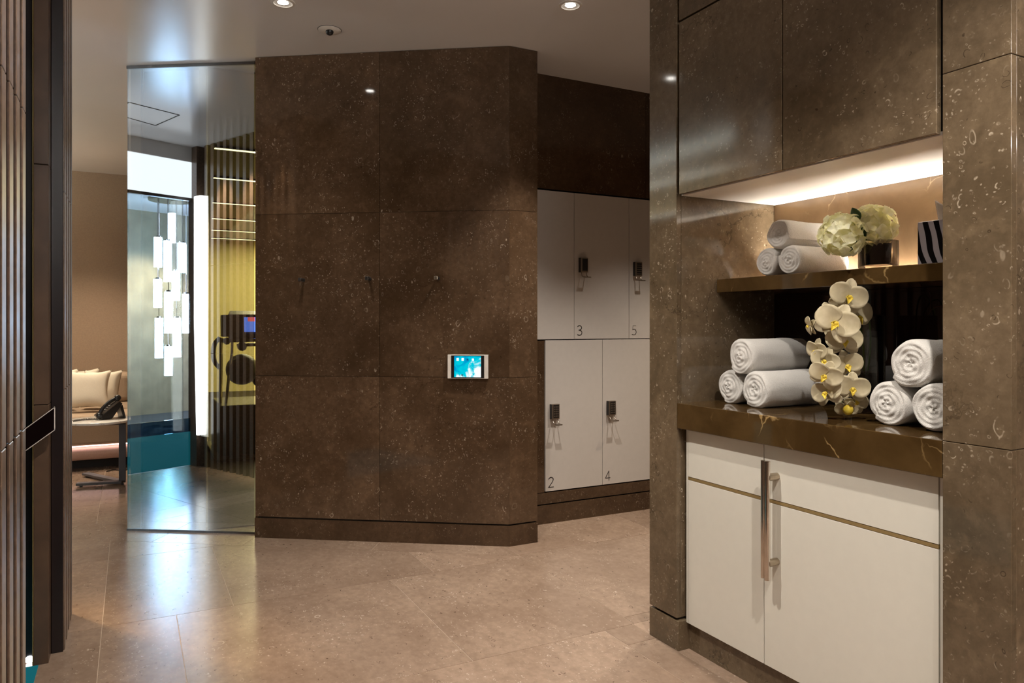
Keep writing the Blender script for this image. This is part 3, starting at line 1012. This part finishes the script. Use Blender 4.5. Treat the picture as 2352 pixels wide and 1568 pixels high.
def hydrangea_head(c, r, seed):
    rg = random.Random(seed); mb = MB(); c = Vector(c)
    mb.ball(c, r * 0.72, n=14)
    N = 64
    for i in range(N):
        z = 1 - 2 * (i + .5) / N
        a = i * 2.39996 + rg.uniform(-.2, .2)
        n = Vector((math.sqrt(1 - z * z) * math.cos(a), math.sqrt(1 - z * z) * math.sin(a), z))
        q = c + n * r * rg.uniform(0.80, 1.0)
        t1 = n.orthogonal().normalized(); t2 = n.cross(t1); a0 = rg.uniform(0, 6.28)
        for k in range(4):
            aa = a0 + k * 1.5708
            d = (t1 * math.cos(aa) + t2 * math.sin(aa)) + n * rg.uniform(.1, .55)
            petal(mb, q, d, n, rg.uniform(.020, .029), rg.uniform(.020, .027), 0.35, 0.25, 0.85, nu=4, nv=4)
    return mb.build('flower_head', M['hydrangea'], hy)


hydrangea_head(P(1934, 540, d=2.36), 0.066, 11)
hydrangea_head(P(2006, 520, d=2.38), 0.068, 12)
sm = MB()
for px, py in ((1934, 555), (2006, 545)):
    sm.tube(smoothpts([(hv[0], hv[1], SH + .075), (hv[0], hv[1], SH + .10), P(px, py, d=2.37)]), 0.004, 8)
sm.build('stem', M['stem'], hy)
lf = MB()
for px, py, dx, dz in ((1966, 560, -.4, .5), (1978, 548, .5, .8), (1962, 575, -.6, .1), (1972, 505, -.3, .9)):
    petal(lf, P(px, py, d=2.35), (-.3, -dx, dz), (-1, -.5, .3), 0.045, 0.03, 0.3, 0.2)
lf.build('leaf', M['leafgreen'], hy, solid=0.001)

# tissue box
tb0 = P(2107, 598, X=2.095)
tby1 = tb0.y; tby0 = tby1 - 0.125
tbx = thing('tissue_box', (2.158, (tby0 + tby1) / 2, SH), 'zebra-striped tissue box with white tissue at the shelf end', 'tissue box')
MB().box(2.095, tby0, SH, 2.222, tby1, SH + 0.128).build('box', M['zebra'], tbx, bevel=0.003)
tm = MB()
tc = Vector((2.158, (tby0 + tby1) / 2 - 0.004, SH + 0.1285))
tm.grid(lambda u, v: tc + Vector((0.007 * math.sin(v * 9 + u * 2) * (.3 + u * .5), (v - .5) * (0.085 + 0.012 * u), u * (0.060 + 0.012 * math.sin(v * 7)))), 10, 18)
tm.build('tissue', M['tissue'], tbx, solid=0.001)

# ------------------------------------------------------------------ fittings on the angled wall
def robe_hook(px, py, label, mat):
    rx, ry = ray(px)
    d = 4.113 / (NX * rx + NY * ry)
    c = Vector((rx * d, ry * d, CAMZ - (py - HOR) / F * d))
    n = Vector((-NX, -NY, 0))
    t = thing('robe_hook', c, label, 'hook', 'robe hooks on the stone wall')
    u = Vector((UX, UY, 0))
    mb = MB()
    mb.tube([c, c + n * 0.008], 0.011, 16)
    mb.tube([c + n * .006, c + n * 0.045], 0.007, 14)
    mb.build('peg', M['gunmetal'], t)
    k = MB()
    k.obox(c + n * 0.052, u * 0.010, n * 0.007, Vector((0, 0, 0.010)))
    k.build('knob', mat, t, bevel=0.002)


robe_hook(697, 643, 'black robe hook on the stone wall, nearest the reflective glass', M['gunmetal'])
robe_hook(849, 640, 'black robe hook on the stone wall beside the upright panel joint', M['gunmetal'])
robe_hook(1006, 639, 'robe hook with square face painted paler as lit above the wall tablet', M['satin'])  # lit end put in as a paler metal

rx, ry = ray(1075.5)
d = 4.113 / (NX * rx + NY * ry)
tc = Vector((rx * d, ry * d, CAMZ - (841.5 - HOR) / F * d))
n = Vector((-NX, -NY, 0)); u = Vector((UX, UY, 0)); zv = Vector((0, 0, 1))
tt = thing('wall_tablet', tc, 'white framed wall tablet with glowing turquoise screen', 'tablet')
hw, hh = 0.1155, 0.0675
MB().obox(tc + n * 0.010, u * hw, n * 0.010, zv * hh).build('frame', M['whiteplastic'], tt, bevel=0.002)
MB().obox(tc + n * 0.0205, u * (hw - .021), n * 0.0012, zv * (hh - .004)).build('bezel', M['blackplastic'], tt, bevel=0.001)
scn = MB()
sw, sh_ = hw - .039, hh - .0085
so = scn.obox(Vector((0, 0, 0)), Vector((sw, 0, 0)), Vector((0, 0.0008, 0)), zv * sh_).build('screen', M['screen'])
so.parent = tt
so.location = n * 0.0222 - zv * sh_
so.rotation_euler = (0, 0, math.atan2(UY, UX))
icm = emis('icon_glow', (0.95, 0.95, 0.95), 0.95)
for fx, fz, w_, h_ in ((-.74, .70, .085, .10), (-.36, .70, .085, .10), (.40, .68, .08, .08)):
    MB().obox(tc + n * .0232 + u * (fx * sw) + zv * (fz * sh_), u * w_ * sw, n * .0003, zv * h_ * sh_ * 1.3).build('icon', icm, tt)
for fx, fz in ((0.0, .74), (0.0, .64), (-.40, -.74), (-.40, -.84)):
    MB().obox(tc + n * .0232 + u * (fx * sw) + zv * (fz * sh_), u * .065 * sw, n * .0003, zv * .028 * sh_).build('menu_bar', M['blackplastic'], tt)

# ------------------------------------------------------------------ ceiling fittings
def downlight(x, y, label):
    t = thing('downlight', (x, y, CEIL - 0.008), label, 'downlight', 'recessed ceiling downlights')
    MB().lathe([(0.058, 0.0), (0.057, -0.004), (0.045, -0.006), (0.042, -0.003), (0.026, -0.0012), (0.026, 0)], (x, y, CEIL), 36).build('trim_ring', M['whiteplastic'], t)
    MB().lathe([(0.0, -0.0016), (0.024, -0.0016), (0.026, -0.0005)], (x, y, CEIL), 24).build('lens', M['lens'], t)


downlight(0.66, 3.70, 'lit recessed downlight beyond the dome camera, cut by the top edge')
downlight(1.92, 3.08, 'lit recessed downlight in front of the stone corner, above the passage')
cc = P(757, 70, Z=CEIL - 0.004)
sc_ = thing('dome_camera', (cc.x, cc.y, CEIL - 0.02), 'small white dome camera with black lens on the ceiling', 'camera')
MB().lathe([(0.060, 0), (0.060, -0.004), (0.05, -0.010), (0.03, -0.016), (0.0, -0.018)], (cc.x, cc.y, CEIL), 36).build('housing', M['whiteplastic'], sc_)
MB().lathe([(0.0605, -.0002), (0.063, -.0002), (0.063, -.0016), (0.0605, -.0016)], (cc.x, cc.y, CEIL), 36, close=True).build('shadow_ring', M['blackplastic'], sc_)  # dark ring stands in for the shadow round the rim
MB().ball((cc.x - .004, cc.y - .018, CEIL - 0.017), 0.021, n=18).build('lens', M['blackplastic'], sc_)

# ------------------------------------------------------------------ reflective glass panel and what lies behind it
G0 = Vector((0.657, 4.606, 0)); G1 = Vector((-0.017, 5.040, 0))
gu = (G1 - G0).normalized(); gn = Vector((-gu.y, gu.x, 0))
if gn.y > 0: gn = -gn                       # towards the hall
gp = thing('glass_screen', ((G0.x + G1.x) / 2, (G0.y + G1.y) / 2, 0.0), 'tall reflective glass panel mirroring the hall beside the stone wall', 'glass screen')
a0, a1 = G0 + gu * 0.002, G1
gl = MB()
z0, z1 = 0.012, 2.801
b0, b1 = a0 - gn * 0.012, a1 - gn * 0.012
gl.add([a0 + zv * z0, a1 + zv * z0, a1 + zv * z1, a0 + zv * z1, b0 + zv * z0, b1 + zv * z0, b1 + zv * z1, b0 + zv * z1],
       [(0, 1, 2, 3)], 0)
gl.add([a0 + zv * z0, a1 + zv * z0, a1 + zv * z1, a0 + zv * z1, b0 + zv * z0, b1 + zv * z0, b1 + zv * z1, b0 + zv * z1],
       [(5, 4, 7, 6)], 1)
gl.add([a1 + zv * z0, b1 + zv * z0, b1 + zv * z1, a1 + zv * z1], [(0, 1, 2, 3)], 2)
gl.build('pane', [M['mirror'], M['clearpane'], M['glassedge']], gp)
mid = (a0 + a1) / 2 - gn * 0.006
MB().obox(mid + zv * 2.810, gu * ((a1 - a0).length / 2 + .004), gn * 0.010, zv * 0.0085).build('head_rail', M['gunmetal'], gp)
MB().obox(mid + zv * 0.0065, gu * ((a1 - a0).length / 2 + .004), gn * 0.009, zv * 0.006).build('bottom_rail', M['gunmetal'], gp)

# gym beyond the glass
W1 = MB()
gl0 = Vector((0.405, 4.775, 0)); gl1 = Vector((1.262, 14.62, 0))
W1.prism([(gl0.x + .0, gl0.y + .04), (gl0.x - .04, gl0.y + .04), (gl1.x - .04, gl1.y), (gl1.x, gl1.y)], 0, CEIL)  # added dark wall, keeps gym light out of the reflecting half
W1.prism([(0.055, 5.02), (0.00, 5.06), (0.00, 8.74), (0.06, 8.74)], 0, CEIL, 1)
W1.box(0.061, 8.66, 0, .72, 8.74, CEIL, 0)
vp_ = [(0.075, 5.01), (0.385, 4.815), (0.70, 8.65), (0.075, 8.65)]
W1.prism(vp_, 0.0004, 0.006, 0); W1.prism(vp_, CEIL - .03, CEIL - .001, 0)  # added dark lining, keeps lit surfaces of this void from showing
W1.prism([(0.068, 5.012), (0.0605, 5.022), (0.0605, 8.65), (0.072, 8.65)], 0, CEIL, 0)
tag(W1.build('wall_gym_side_and_lining', [M['darkwall'], M['fabricwall']]), kind='structure')
W2 = MB(); W2.box(1.0, 14.6, 0, 4.2, 14.7, CEIL)
tag(W2.build('wall_gym_back', M['gymwall']), kind='structure')
W3 = MB(); W3.box(4.1, 4.6, 0, 4.2, 14.6, CEIL); W3.box(2.0, 4.56, 0, 4.2, 4.64, CEIL)
tag(W3.build('wall_gym_right', M['gymwall']), kind='structure')
W4 = MB(); W4.box(0.0, 4.7, -0.05, 4.2, 14.6, -0.0005)
gf = MB(); gf.prism([(0.42, 4.83), (2.0, 4.66), (4.2, 4.66), (4.2, 14.6), (1.26, 14.6)], 0.0002, 0.004)
tag(gf.build('floor_gym', M['gymdark']), kind='structure')
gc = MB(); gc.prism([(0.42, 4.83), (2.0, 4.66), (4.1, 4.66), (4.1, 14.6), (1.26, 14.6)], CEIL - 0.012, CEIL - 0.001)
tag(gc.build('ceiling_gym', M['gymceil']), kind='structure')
gymtone = ['nearest the glass panel', 'second from the glass panel', 'third from the glass panel', 'fourth from the glass panel', 'next to last before the yellow wall', 'last before the yellow wall']
for i, yy in enumerate((6.9, 8.3, 10.0, 11.5, 12.9, 14.1)):
    t = thing('strip_light', (2.3, yy, CEIL - .03), 'glowing gym ceiling light strip, ' + gymtone[i], 'light', 'gym ceiling light strips')
    xl = 1.262 - (14.62 - yy) * 0.0870 + .06
    MB().box(xl, yy - .035, CEIL - .03, 4.0, yy + .035, CEIL - .014).build('channel', M['gymdark'], t)
    MB().box(xl, yy - .025, CEIL - .033, 4.0, yy + .025, CEIL - .031).build('diffuser', M['ledgym'], t)
area('gym_lamp', (2.5, 11.0, CEIL - .06), 330, 2.2, 6.0, (1.0, 0.85, 0.42)).rotation_euler = (0, 0, 0)

et = thing('exercise_machine', P(545, 1040, Z=0.004), 'black exercise machine with lit console in the yellow gym', 'exercise machine')
D = 7.0


def Q(px, py, dd=0.0):
    return P(px, py, d=D + dd)


eb = MB()
c = Q(575, 745, .1); eb.obox(c, Vector((.19, -.04, 0)), Vector((.02, .10, 0.02)), Vector((0, .03, .115)))
c = Q(518, 748, .05); eb.obox(c, Vector((.038, 0, 0)), Vector((0, .08, 0)), Vector((0, .01, .105)))
eb.build('console', M['blackplastic'], et, bevel=0.01)
s1 = MB(); c = Q(577, 745, -.02); s1.obox(c, Vector((.062, -.012, 0)), Vector((.001, .004, 0)), Vector((0, .01, .07))); s1.build('screen', emis('console_screen', (0.10, 0.20, 0.75), 1.6), et)
s1 = MB(); c = Q(577, 733, -.03); s1.obox(c, Vector((.03, -.006, 0)), Vector((.001, .004, 0)), Vector((0, .003, .02))); s1.build('screen_panel', emis('console_panel', (0.9, 0.15, 0.15), 1.2), et)
s1 = MB(); c = Q(547, 757, -.02); s1.obox(c, Vector((.035, -.007, 0)), Vector((.001, .004, 0)), Vector((0, .004, .035))); s1.build('speaker', M['gunmetal'], et)
fr = MB()
fr.tube([Q(508, 775), Q(507, 870), Q(505, 1000), Q(503, 1025)], 0.016, 10)
fr.tube([Q(534, 775, .1), Q(533, 810), Q(525, 870), Q(513, 985)], 0.014, 10)
fr.tube([Q(510, 782), Q(585, 780), Q(640, 782)], 0.02, 10)
fr.tube([Q(545, 792), Q(640, 790)], 0.016, 10)
fr.build('frame_tube', M['chrome'], et)
hd = MB()
hd.tube(smoothpts([Q(505, 776), Q(493, 790), Q(490, 815), Q(494, 832), Q(505, 845)]), 0.022, 10)
hd.build('handlebar', M['blackplastic'], et)
wh = MB()
wh.ball(Q(556, 848, .1), 0.15, 0.12, 0.15, 24); wh.ball(Q(598, 862, .3), 0.09, .1, .12, 16); wh.ball(Q(556, 795), .045, n=12); wh.ball(Q(521, 783), .035, n=12)
wh.build('flywheel', M['blackplastic'], et)
bs = MB()
p = Q(560, 950, .2)
bs.box(p.x - .25, p.y - .35, 0.03, p.x + .35, p.y + .5, 0.50)
bs.box(p.x - .30, p.y - .5, 0.004, p.x + .4, p.y + .7, 0.03)
bs.build('base', M['blackplastic'], et, bevel=0.02)

# ------------------------------------------------------------------ slatted stone walls on the left
def slats_x(mb, xf, y0, y1, z0=0.0, z1=CEIL, pitch=0.105, w=0.055, dep=0.045):
    y = y0
    while y + w <= y1 + 1e-4:
        zz = [z0, 1.0, 1.76, z1]
        for a, b in zip(zz, zz[1:]):
            mb.box(xf - dep - .004, y + .0015, a + .0012 * (a > 0), xf - .006, y + w - .0015, b - .0012, 1)  # black body, shade on the slat sides put into the colour
            mb.box(xf - .006, y, a + .0012 * (a > 0), xf, y + w, b - .0012, 0)
        y += pitch


LWALL = MB()
XF = -0.225
slats_x(LWALL, XF, 2.070 - 0.055 + .05 - 0.105 * 38, 2.126)
LWALL.box(-1.6, -2.6, 0, XF - 0.046, 2.126, CEIL, 1)
slats_x(LWALL, XF, 3.302, 3.70)
LWALL.box(-1.62, 3.30, 0, XF - 0.046, 3.655, CEIL, 1)
# far jamb of the recess: polished upright bands facing the corridor
LWALL.box(-0.268, 3.285, 0, XF - .004, 3.30, CEIL, 1)
for za, zb_ in ((0, .953), (.9555, 1.838), (1.8405, CEIL)):
    LWALL.box(-0.316, 3.20, za, -0.269, 3.30, zb_, 2)
LWALL.box(-1.3, 3.235, 0.0, -0.317, 3.30, CEIL, 1)
x = -0.285
while x - 0.05 > -1.60:                       # slats on the face turned to the glass panel
    zz = [0, 1.0, 1.76, CEIL]
    for a, b in zip(zz, zz[1:]):
        LWALL.box(x - 0.05, 3.65, a + .001, x, 3.70, b - .0012, 0)
    x -= 0.10
LWALL.box(-0.285, 3.65, 0, XF - .0, 3.70, CEIL, 0)
LWALL.box(-1.745, 3.60, 0, -1.605, 3.733, CEIL, 0)
LWALL.box(-1.32, 2.126, 0, -1.30, 3.235, CEIL, 1)
LWALL.box(-0.32, 3.199, 0, -0.3165, 3.234, CEIL, 3)
tag(LWALL.build('wall_left', [M['slat'], M['shadeblack'], M['jamb'], M['bronze']], bevel=0.0015, segs=1), kind='structure')
# pool in the recess, its underwater light put into a glowing sheet
tg = thing('lit_pool', (-0.70, 2.68, -0.001), 'turquoise pool with its light painted as glow, inside the dark recess of slatted wall', 'pool')
MB().box(-1.29, 2.14, 0.0003, -0.30, 3.19, 0.004).build('glass', M['tealglow'], tg)
sp = P(62, 1533, Y=3.16)
stl = thing('step_light', (sp.x, 3.225, sp.z), 'tiny bright step light low in the dark recess beside turquoise pool', 'light')
MB().lathe([(0.0, -.004), (0.012, -.004), (0.014, 0)], (sp.x, 3.232, sp.z), 16, axis='y').build('lens', M['spotlens'], stl)
# marble rail across the recess
ra, rb_, rc, rd = (P(px, py, Y=3.15) for px, py in ((57, 984), (127, 933), (127, 987), (57, 1037)))
rl = thing('recess_rail', ((ra.x + rb_.x) / 2, 3.165, rd.z), 'black marble handrail panel with thin bright edging, slanting across the slatted wall recess', 'handrail')


def slab4(mb, q, y0, y1):
    v = [(p.x, y, p.z) for y in (y0, y1) for p in q]
    return mb.add(v, [(3, 2, 1, 0), (4, 5, 6, 7)] + [(i, (i + 1) % 4, 4 + (i + 1) % 4, 4 + i) for i in range(4)])


slab4(MB(), (ra, rb_, rc, rd), 3.15, 3.185).build('panel', M['blackrail'], rl)
eg = MB(); ev = Vector((0, 0, 0.0034)); eh = Vector((0.0034, 0, 0))
slab4(eg, (ra, rb_, rb_ - ev, ra - ev), 3.1475, 3.1495)
slab4(eg, (rd + ev, rc + ev, rc, rd), 3.1475, 3.1495)
slab4(eg, (rb_ - eh, rb_, rc, rc - eh), 3.1475, 3.1495)
eg.build('edging', plain('bright_edge_metal', (0.80, 0.72, 0.66), 0.45, 0.35), rl)

# ------------------------------------------------------------------ lounge beyond, seen beside and in the glass
LB = MB(); LB.box(-1.8, 8.74, 0, 0.06, 8.84, CEIL)
tag(LB.build('wall_lounge_back', M['fabricwall']), kind='structure')
LL = MB(); LL.box(-1.82, 5.32, 0, -1.70, 8.74, CEIL)
tag(LL.build('wall_lounge_left', M['hall']), kind='structure')
bk = MB(); bk.box(-1.84, 3.72, 2.69, -1.69, 5.32, CEIL - .001)
tag(bk.build('trim_3', M['plaster']), kind='structure')
bl = thing('glowing_bulkhead', (-1.76, 4.52, 2.37), 'long white bulkhead, its lighting painted as glow, above the glass partition, seen reflected', 'light')
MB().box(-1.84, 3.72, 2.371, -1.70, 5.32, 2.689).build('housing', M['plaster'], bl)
MB().box(-1.6995, 3.73, 2.372, -1.690, 5.31, 2.686).build('diffuser', emis('bulkhead_painted_glow', (1.0, 0.95, 0.88), 1.8), bl)  # no lamp here, light on the bulkhead put in as emission
pt_ = thing('glass_partition', (-1.715, 4.52, 0.0), 'clear glass partition with turquoise lower band reflected in the glass panel', 'partition')
MB().box(-1.722, 3.80, 0.42, -1.710, 5.30, 2.345).build('pane', M['clearpane'], pt_)
MB().box(-1.735, 3.72, 2.345, -1.695, 5.31, 2.37).build('top_rail', M['gunmetal'], pt_)
MB().box(-1.722, 3.735, 0.003, -1.710, 5.31, 0.30).build('lower_band', M['tealtint'], pt_)
MB().box(-1.722, 3.735, 0.3005, -1.710, 5.31, 0.419).build('upper_band', clear('blue_grey_glass', (0.30, 0.42, 0.48)), pt_)
vl = thing('light_post', (-1.51, 3.75, 0.27), 'tall white vertical light bar at the slatted corner reflected in glass', 'light')
MB().box(-1.57, 3.703, 0.27, -1.45, 3.712, 2.37).build('channel', M['whiteplastic'], vl)
lp_ = MB()
lp_.add([(x, y, z) for y in (3.7135, 3.78) for x, z in ((-1.565, 2.365), (-1.455, 2.365), (-1.455, 1.3), (-1.495, 0.29), (-1.525, 0.29), (-1.565, 1.3))],
        [(0, 1, 2, 3, 4, 5), (11, 10, 9, 8, 7, 6)] + [(i, i + 6, (i + 1) % 6 + 6, (i + 1) % 6) for i in range(6)])
lp_.build('diffuser', M['ledpost'], vl)
# far hall with the chandelier
FH = MB(); FH.box(-5.8, -0.2, 0, -5.7, 6.2, CEIL); FH.box(-5.7, -0.2, 0, -1.62, -0.1, CEIL); FH.box(-5.7, 6.1, 0, -1.82, 6.2, CEIL)
FH.box(-1.83, 5.32, 0, -1.82, 6.1, CEIL)
tag(FH.build('wall_hall', M['hall']), kind='structure')
tag(MB().box(-5.7, -0.1, -0.0008, -1.74, 6.1, 0.003).build('floor_hall', plain('added_dark_hall_floor', (0.03, 0.04, 0.05), 0.9)), kind='structure')  # made-up dark floor, suppresses the chandelier streak behind the partition


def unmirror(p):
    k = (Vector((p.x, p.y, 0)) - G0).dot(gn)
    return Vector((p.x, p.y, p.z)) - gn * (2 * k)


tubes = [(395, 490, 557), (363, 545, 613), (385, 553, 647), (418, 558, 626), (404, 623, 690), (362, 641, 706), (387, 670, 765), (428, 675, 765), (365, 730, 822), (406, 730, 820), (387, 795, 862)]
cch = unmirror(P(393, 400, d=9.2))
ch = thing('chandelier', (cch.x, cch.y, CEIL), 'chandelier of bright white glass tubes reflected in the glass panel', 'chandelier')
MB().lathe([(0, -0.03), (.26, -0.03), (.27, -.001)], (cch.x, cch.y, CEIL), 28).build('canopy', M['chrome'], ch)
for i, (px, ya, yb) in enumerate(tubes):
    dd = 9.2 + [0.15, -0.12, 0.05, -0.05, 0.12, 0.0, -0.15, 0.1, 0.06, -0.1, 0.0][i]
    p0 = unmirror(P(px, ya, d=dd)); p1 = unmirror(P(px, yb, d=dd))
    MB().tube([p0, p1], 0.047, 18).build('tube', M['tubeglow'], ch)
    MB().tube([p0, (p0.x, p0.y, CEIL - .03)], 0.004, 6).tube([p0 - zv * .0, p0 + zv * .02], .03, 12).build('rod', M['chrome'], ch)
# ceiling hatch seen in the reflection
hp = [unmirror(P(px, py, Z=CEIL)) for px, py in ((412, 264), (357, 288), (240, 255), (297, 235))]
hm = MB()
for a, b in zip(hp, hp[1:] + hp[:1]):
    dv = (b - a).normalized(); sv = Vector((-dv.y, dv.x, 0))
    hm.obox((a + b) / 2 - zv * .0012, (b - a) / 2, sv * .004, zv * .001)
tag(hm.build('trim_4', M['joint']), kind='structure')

# sofa
SX0, SX1 = -1.68, -0.005
sf = thing('banquette_sofa', (-0.84, 7.9, 0.0), 'long tan upholstered banquette sofa against the lounge wall', 'sofa')
MB().box(SX0, 7.42, 0.0, SX1, 8.70, 0.085).build('plinth', M['black'], sf)  # black stands in for the shadow under the sofa
sb = MB(); sb.tube([(SX0, 7.29, 0.148), (SX1, 7.29, 0.148)], 0.060, 20); sb.box(SX0, 7.29, 0.09, SX1, 8.70, .2075)
sb.build('base_roll', M['roll'], sf)['label'] = 'rose padded base roll'
MB().box(SX0, 7.22, 0.217, SX1, 8.72, 0.47).build('seat', M['sofa'], sf, bevel=0.03, segs=4)
MB().box(SX0, 8.38, 0.472, SX1, 8.73, 0.76).build('backrest', M['sofa'], sf, bevel=0.05, segs=4)
MB().box(SX0 + .02, 7.235, 0.2105, SX1 - .02, 7.255, 0.2165).build('light_strip', M['sofaled'], sf)


def cushion(px, py, d, w, tilt, yaw, label, seed):
    rg = random.Random(seed); mb = MB()
    n = 18
    def side(sg):
        def fn(u, v):
            x, y = u * 2 - 1, v * 2 - 1
            t = (1 - x ** 4) * (1 - y ** 4)
            th = 0.062 * math.sqrt(max(t, 0)) + 0.004 * math.sin(x * 5 + seed) * t
            k = 1 - 0.17 * (1 - abs(x) ** 2) * abs(y) ** 3; k2 = 1 - 0.17 * (1 - abs(y) ** 2) * abs(x) ** 3
            return Vector((x * w / 2 * k2, sg * th, y * w / 2 * k))
        return fn
    mb.grid(side(-1), n, n); mb.grid(side(1), n, n)
    b = len(mb.v) // 2
    o = mb.build('cushion', M['cushion'], sharp=60)
    c = P(px, py, d=d)
    o.rotation_euler = (tilt, 0, yaw)
    o.location = c - Matrix.Rotation(yaw, 3, 'Z') @ (Matrix.Rotation(tilt, 3, 'X') @ Vector((0, 0, w / 2 - .014)))
    tag(o, label, 'cushion', 'cream cushions on the sofa')


cushion(203, 898, 6.55, 0.36, -0.30, -0.12, 'cream cushion in front on the tan sofa, behind the telephone', 1)
cushion(232, 896, 6.78, 0.36, -0.25, -0.45, 'cream cushion behind the front cushion, edge turned to the glass panel', 2)
cushion(182, 893, 6.98, 0.37, -0.22, 0.25, 'cream cushion tip peeking up behind the front cushion', 3)
cushion(128, 895, 6.60, 0.36, -0.30, 0.05, 'cream cushion corner emerging behind the slatted wall', 4)

# C-shaped side table
TC = Vector((-0.215, 6.52, 0)); TZ = 0.495
st_ = thing('side_table', (TC.x, TC.y, 0), 'C-shaped grey metal side table with round white marble top', 'table')
MB().lathe([(0, 0), (.225, 0), (.235, .006), (.235, .018), (.23, .022), (0, .022)], (TC.x, TC.y, TZ), 44).build('table_top', M['tabletop'], st_)
lx, ly = P(281, 1090, d=5.75).xy
lg = MB()
lg.box(lx - .025, ly - .012, 0.03, lx + .025, ly + .012, TZ - .001)
lg.box(lx - .22, ly - .012, TZ - .026, lx + .02, ly + .012, TZ - .001)
lg.build('leg', M['graymetal'], st_, bevel=0.004)
ft = MB()
f0 = Vector((lx, ly, .022))
for e in (P(176, 1112, Z=.02), P(196, 1088, Z=.02)):
    e = Vector((e.x, e.y, .022)); dv = (e - f0).normalized(); sv = Vector((-dv.y, dv.x, 0))
    ft.obox((e + f0) / 2, (e - f0) / 2, sv * .028, zv * .010)
    ft.tube([e - dv * .03 - zv * .022, e - dv * .03 - zv * .010], .012, 10)
ft.tube([f0 - zv * .022, f0 - zv * .01], .012, 10)
ft.build('foot', M['graymetal'], st_, bevel=0.003)

# telephone
TP = P(250, 960, d=5.75); TP.z = TZ + .0225
ph = thing('telephone', TP, 'black desk telephone on the round marble table', 'telephone')
a = Vector((.8, .25, 0)).normalized(); bq = Vector((-.25, .8, 0)).normalized()   # along the face, across
pb_ = MB()
prof = [(-.07, 0.004), (.0, 0.004), (.075, .115), (.055, .135), (-.085, .025)]
v = [TP + a * x + zv * z - bq * .085 for x, z in prof] + [TP + a * x + zv * z + bq * .085 for x, z in prof]
m_ = len(prof)
pb_.add(v, [tuple(range(m_)), tuple(range(2 * m_ - 1, m_ - 1, -1))] + [(i, m_ + i, m_ + (i + 1) % m_, (i + 1) % m_) for i in range(m_)])
pb_.build('body', M['blackplastic'], ph, bevel=0.005)
MB().obox(TP + a * .085 + zv * .045, a * .012 + zv * -.05, bq * .06, Vector((.008, 0, .008))).build('stand', M['blackplastic'], ph)
hs = MB()
hs.tube(smoothpts([TP + a * -.085 + zv * .035 - bq * .06, TP + a * -.062 + zv * .085 - bq * .06, TP + a * -.01 + zv * .135 - bq * .06, TP + a * .045 + zv * .165 - bq * .06]), [.014] * 19, 10)
hs.ball(TP + a * -.082 + zv * .032 - bq * .06, .026, n=12); hs.ball(TP + a * .045 + zv * .160 - bq * .06, .026, n=12)
hs.build('handset', M['blackplastic'], ph)
ky = MB()
for i in range(4):
    for j in range(3):
        q = TP + a * (-.052 + .018 * i) + zv * (.054 + .0143 * i) + bq * (-.015 + .022 * j)
        ky.ball(q, .006, n=6)
ky.build('keys', M['graymetal'], ph)
dp_ = MB(); dp_.obox(TP + a * .030 + zv * .119 + bq * .025, a * .02 + zv * .016, bq * .04, Vector((-.002, 0, .003))); dp_.build('display', M['gunmetal'], ph)
cr = MB()
cp = []
for i in range(140):
    u_ = i / 139
    c0 = TP + a * (-.09 - .17 * u_) - bq * (.05 - .03 * math.sin(u_ * 3)) + zv * .0085
    cp.append(c0 + bq * (.008 * math.cos(i * 1.1)) + zv * (.006 * math.sin(i * 1.1)))
cr.tube(cp, .0024, 6)
cr.build('cord', M['blackplastic'], ph)
kc = MB()
fc = P(245, 1086, Z=0.0)
kc.tube(smoothpts([(fc.x, fc.y + .05, .004), (fc.x + .05, fc.y + .12, .004), (fc.x + .12, fc.y + .02, .004), (fc.x + .16, fc.y + .10, .004), (-.03, fc.y + .12, .004)]), .004, 6)
tag(kc.build('power_cable', M['blackplastic']), 'thin black cable lying on the floor under the side table', 'cable')

# ------------------------------------------------------------------ the rest of the hall (behind and beside the camera)
RB = MB(); RB.box(-1.6, -2.7, 0, 3.95, -2.6, CEIL)
tag(RB.build('wall_rear', M['stone']), kind='structure')
RR = MB(); RR.box(3.85, -2.6, 0, 3.95, 1.0, CEIL); RR.box(5.2, 2.38, 0, 5.3, 4.5, CEIL)
tag(RR.build('wall_side', M['stone']), kind='structure')

cv1 = thing('added_cove', (1.1, -2.55, 2.40), 'added fill-light cove along the rear wall behind the camera', 'light')  # out of view, added to brighten the hall ceiling
MB().box(-1.4, -2.59, 2.40, 3.6, -2.44, 2.425).box(-1.4, -2.45, 2.425, 3.6, -2.44, 2.47).build('ledge', M['plaster'], cv1)
MB().box(-1.3, -2.56, 2.4255, 3.5, -2.50, 2.435).build('diffuser', M['addedglow'], cv1)
cv2 = thing('added_cove', (-1.65, 7.0, 2.40), 'added fill-light cove along the lounge side wall', 'light')  # out of view, added to brighten the lounge ceiling
MB().box(-1.695, 5.4, 2.40, -1.57, 8.7, 2.425).box(-1.58, 5.4, 2.425, -1.57, 8.7, 2.47).build('ledge', M['plaster'], cv2)
MB().box(-1.67, 5.45, 2.4255, -1.62, 8.65, 2.435).build('diffuser', M['addedglow'], cv2)
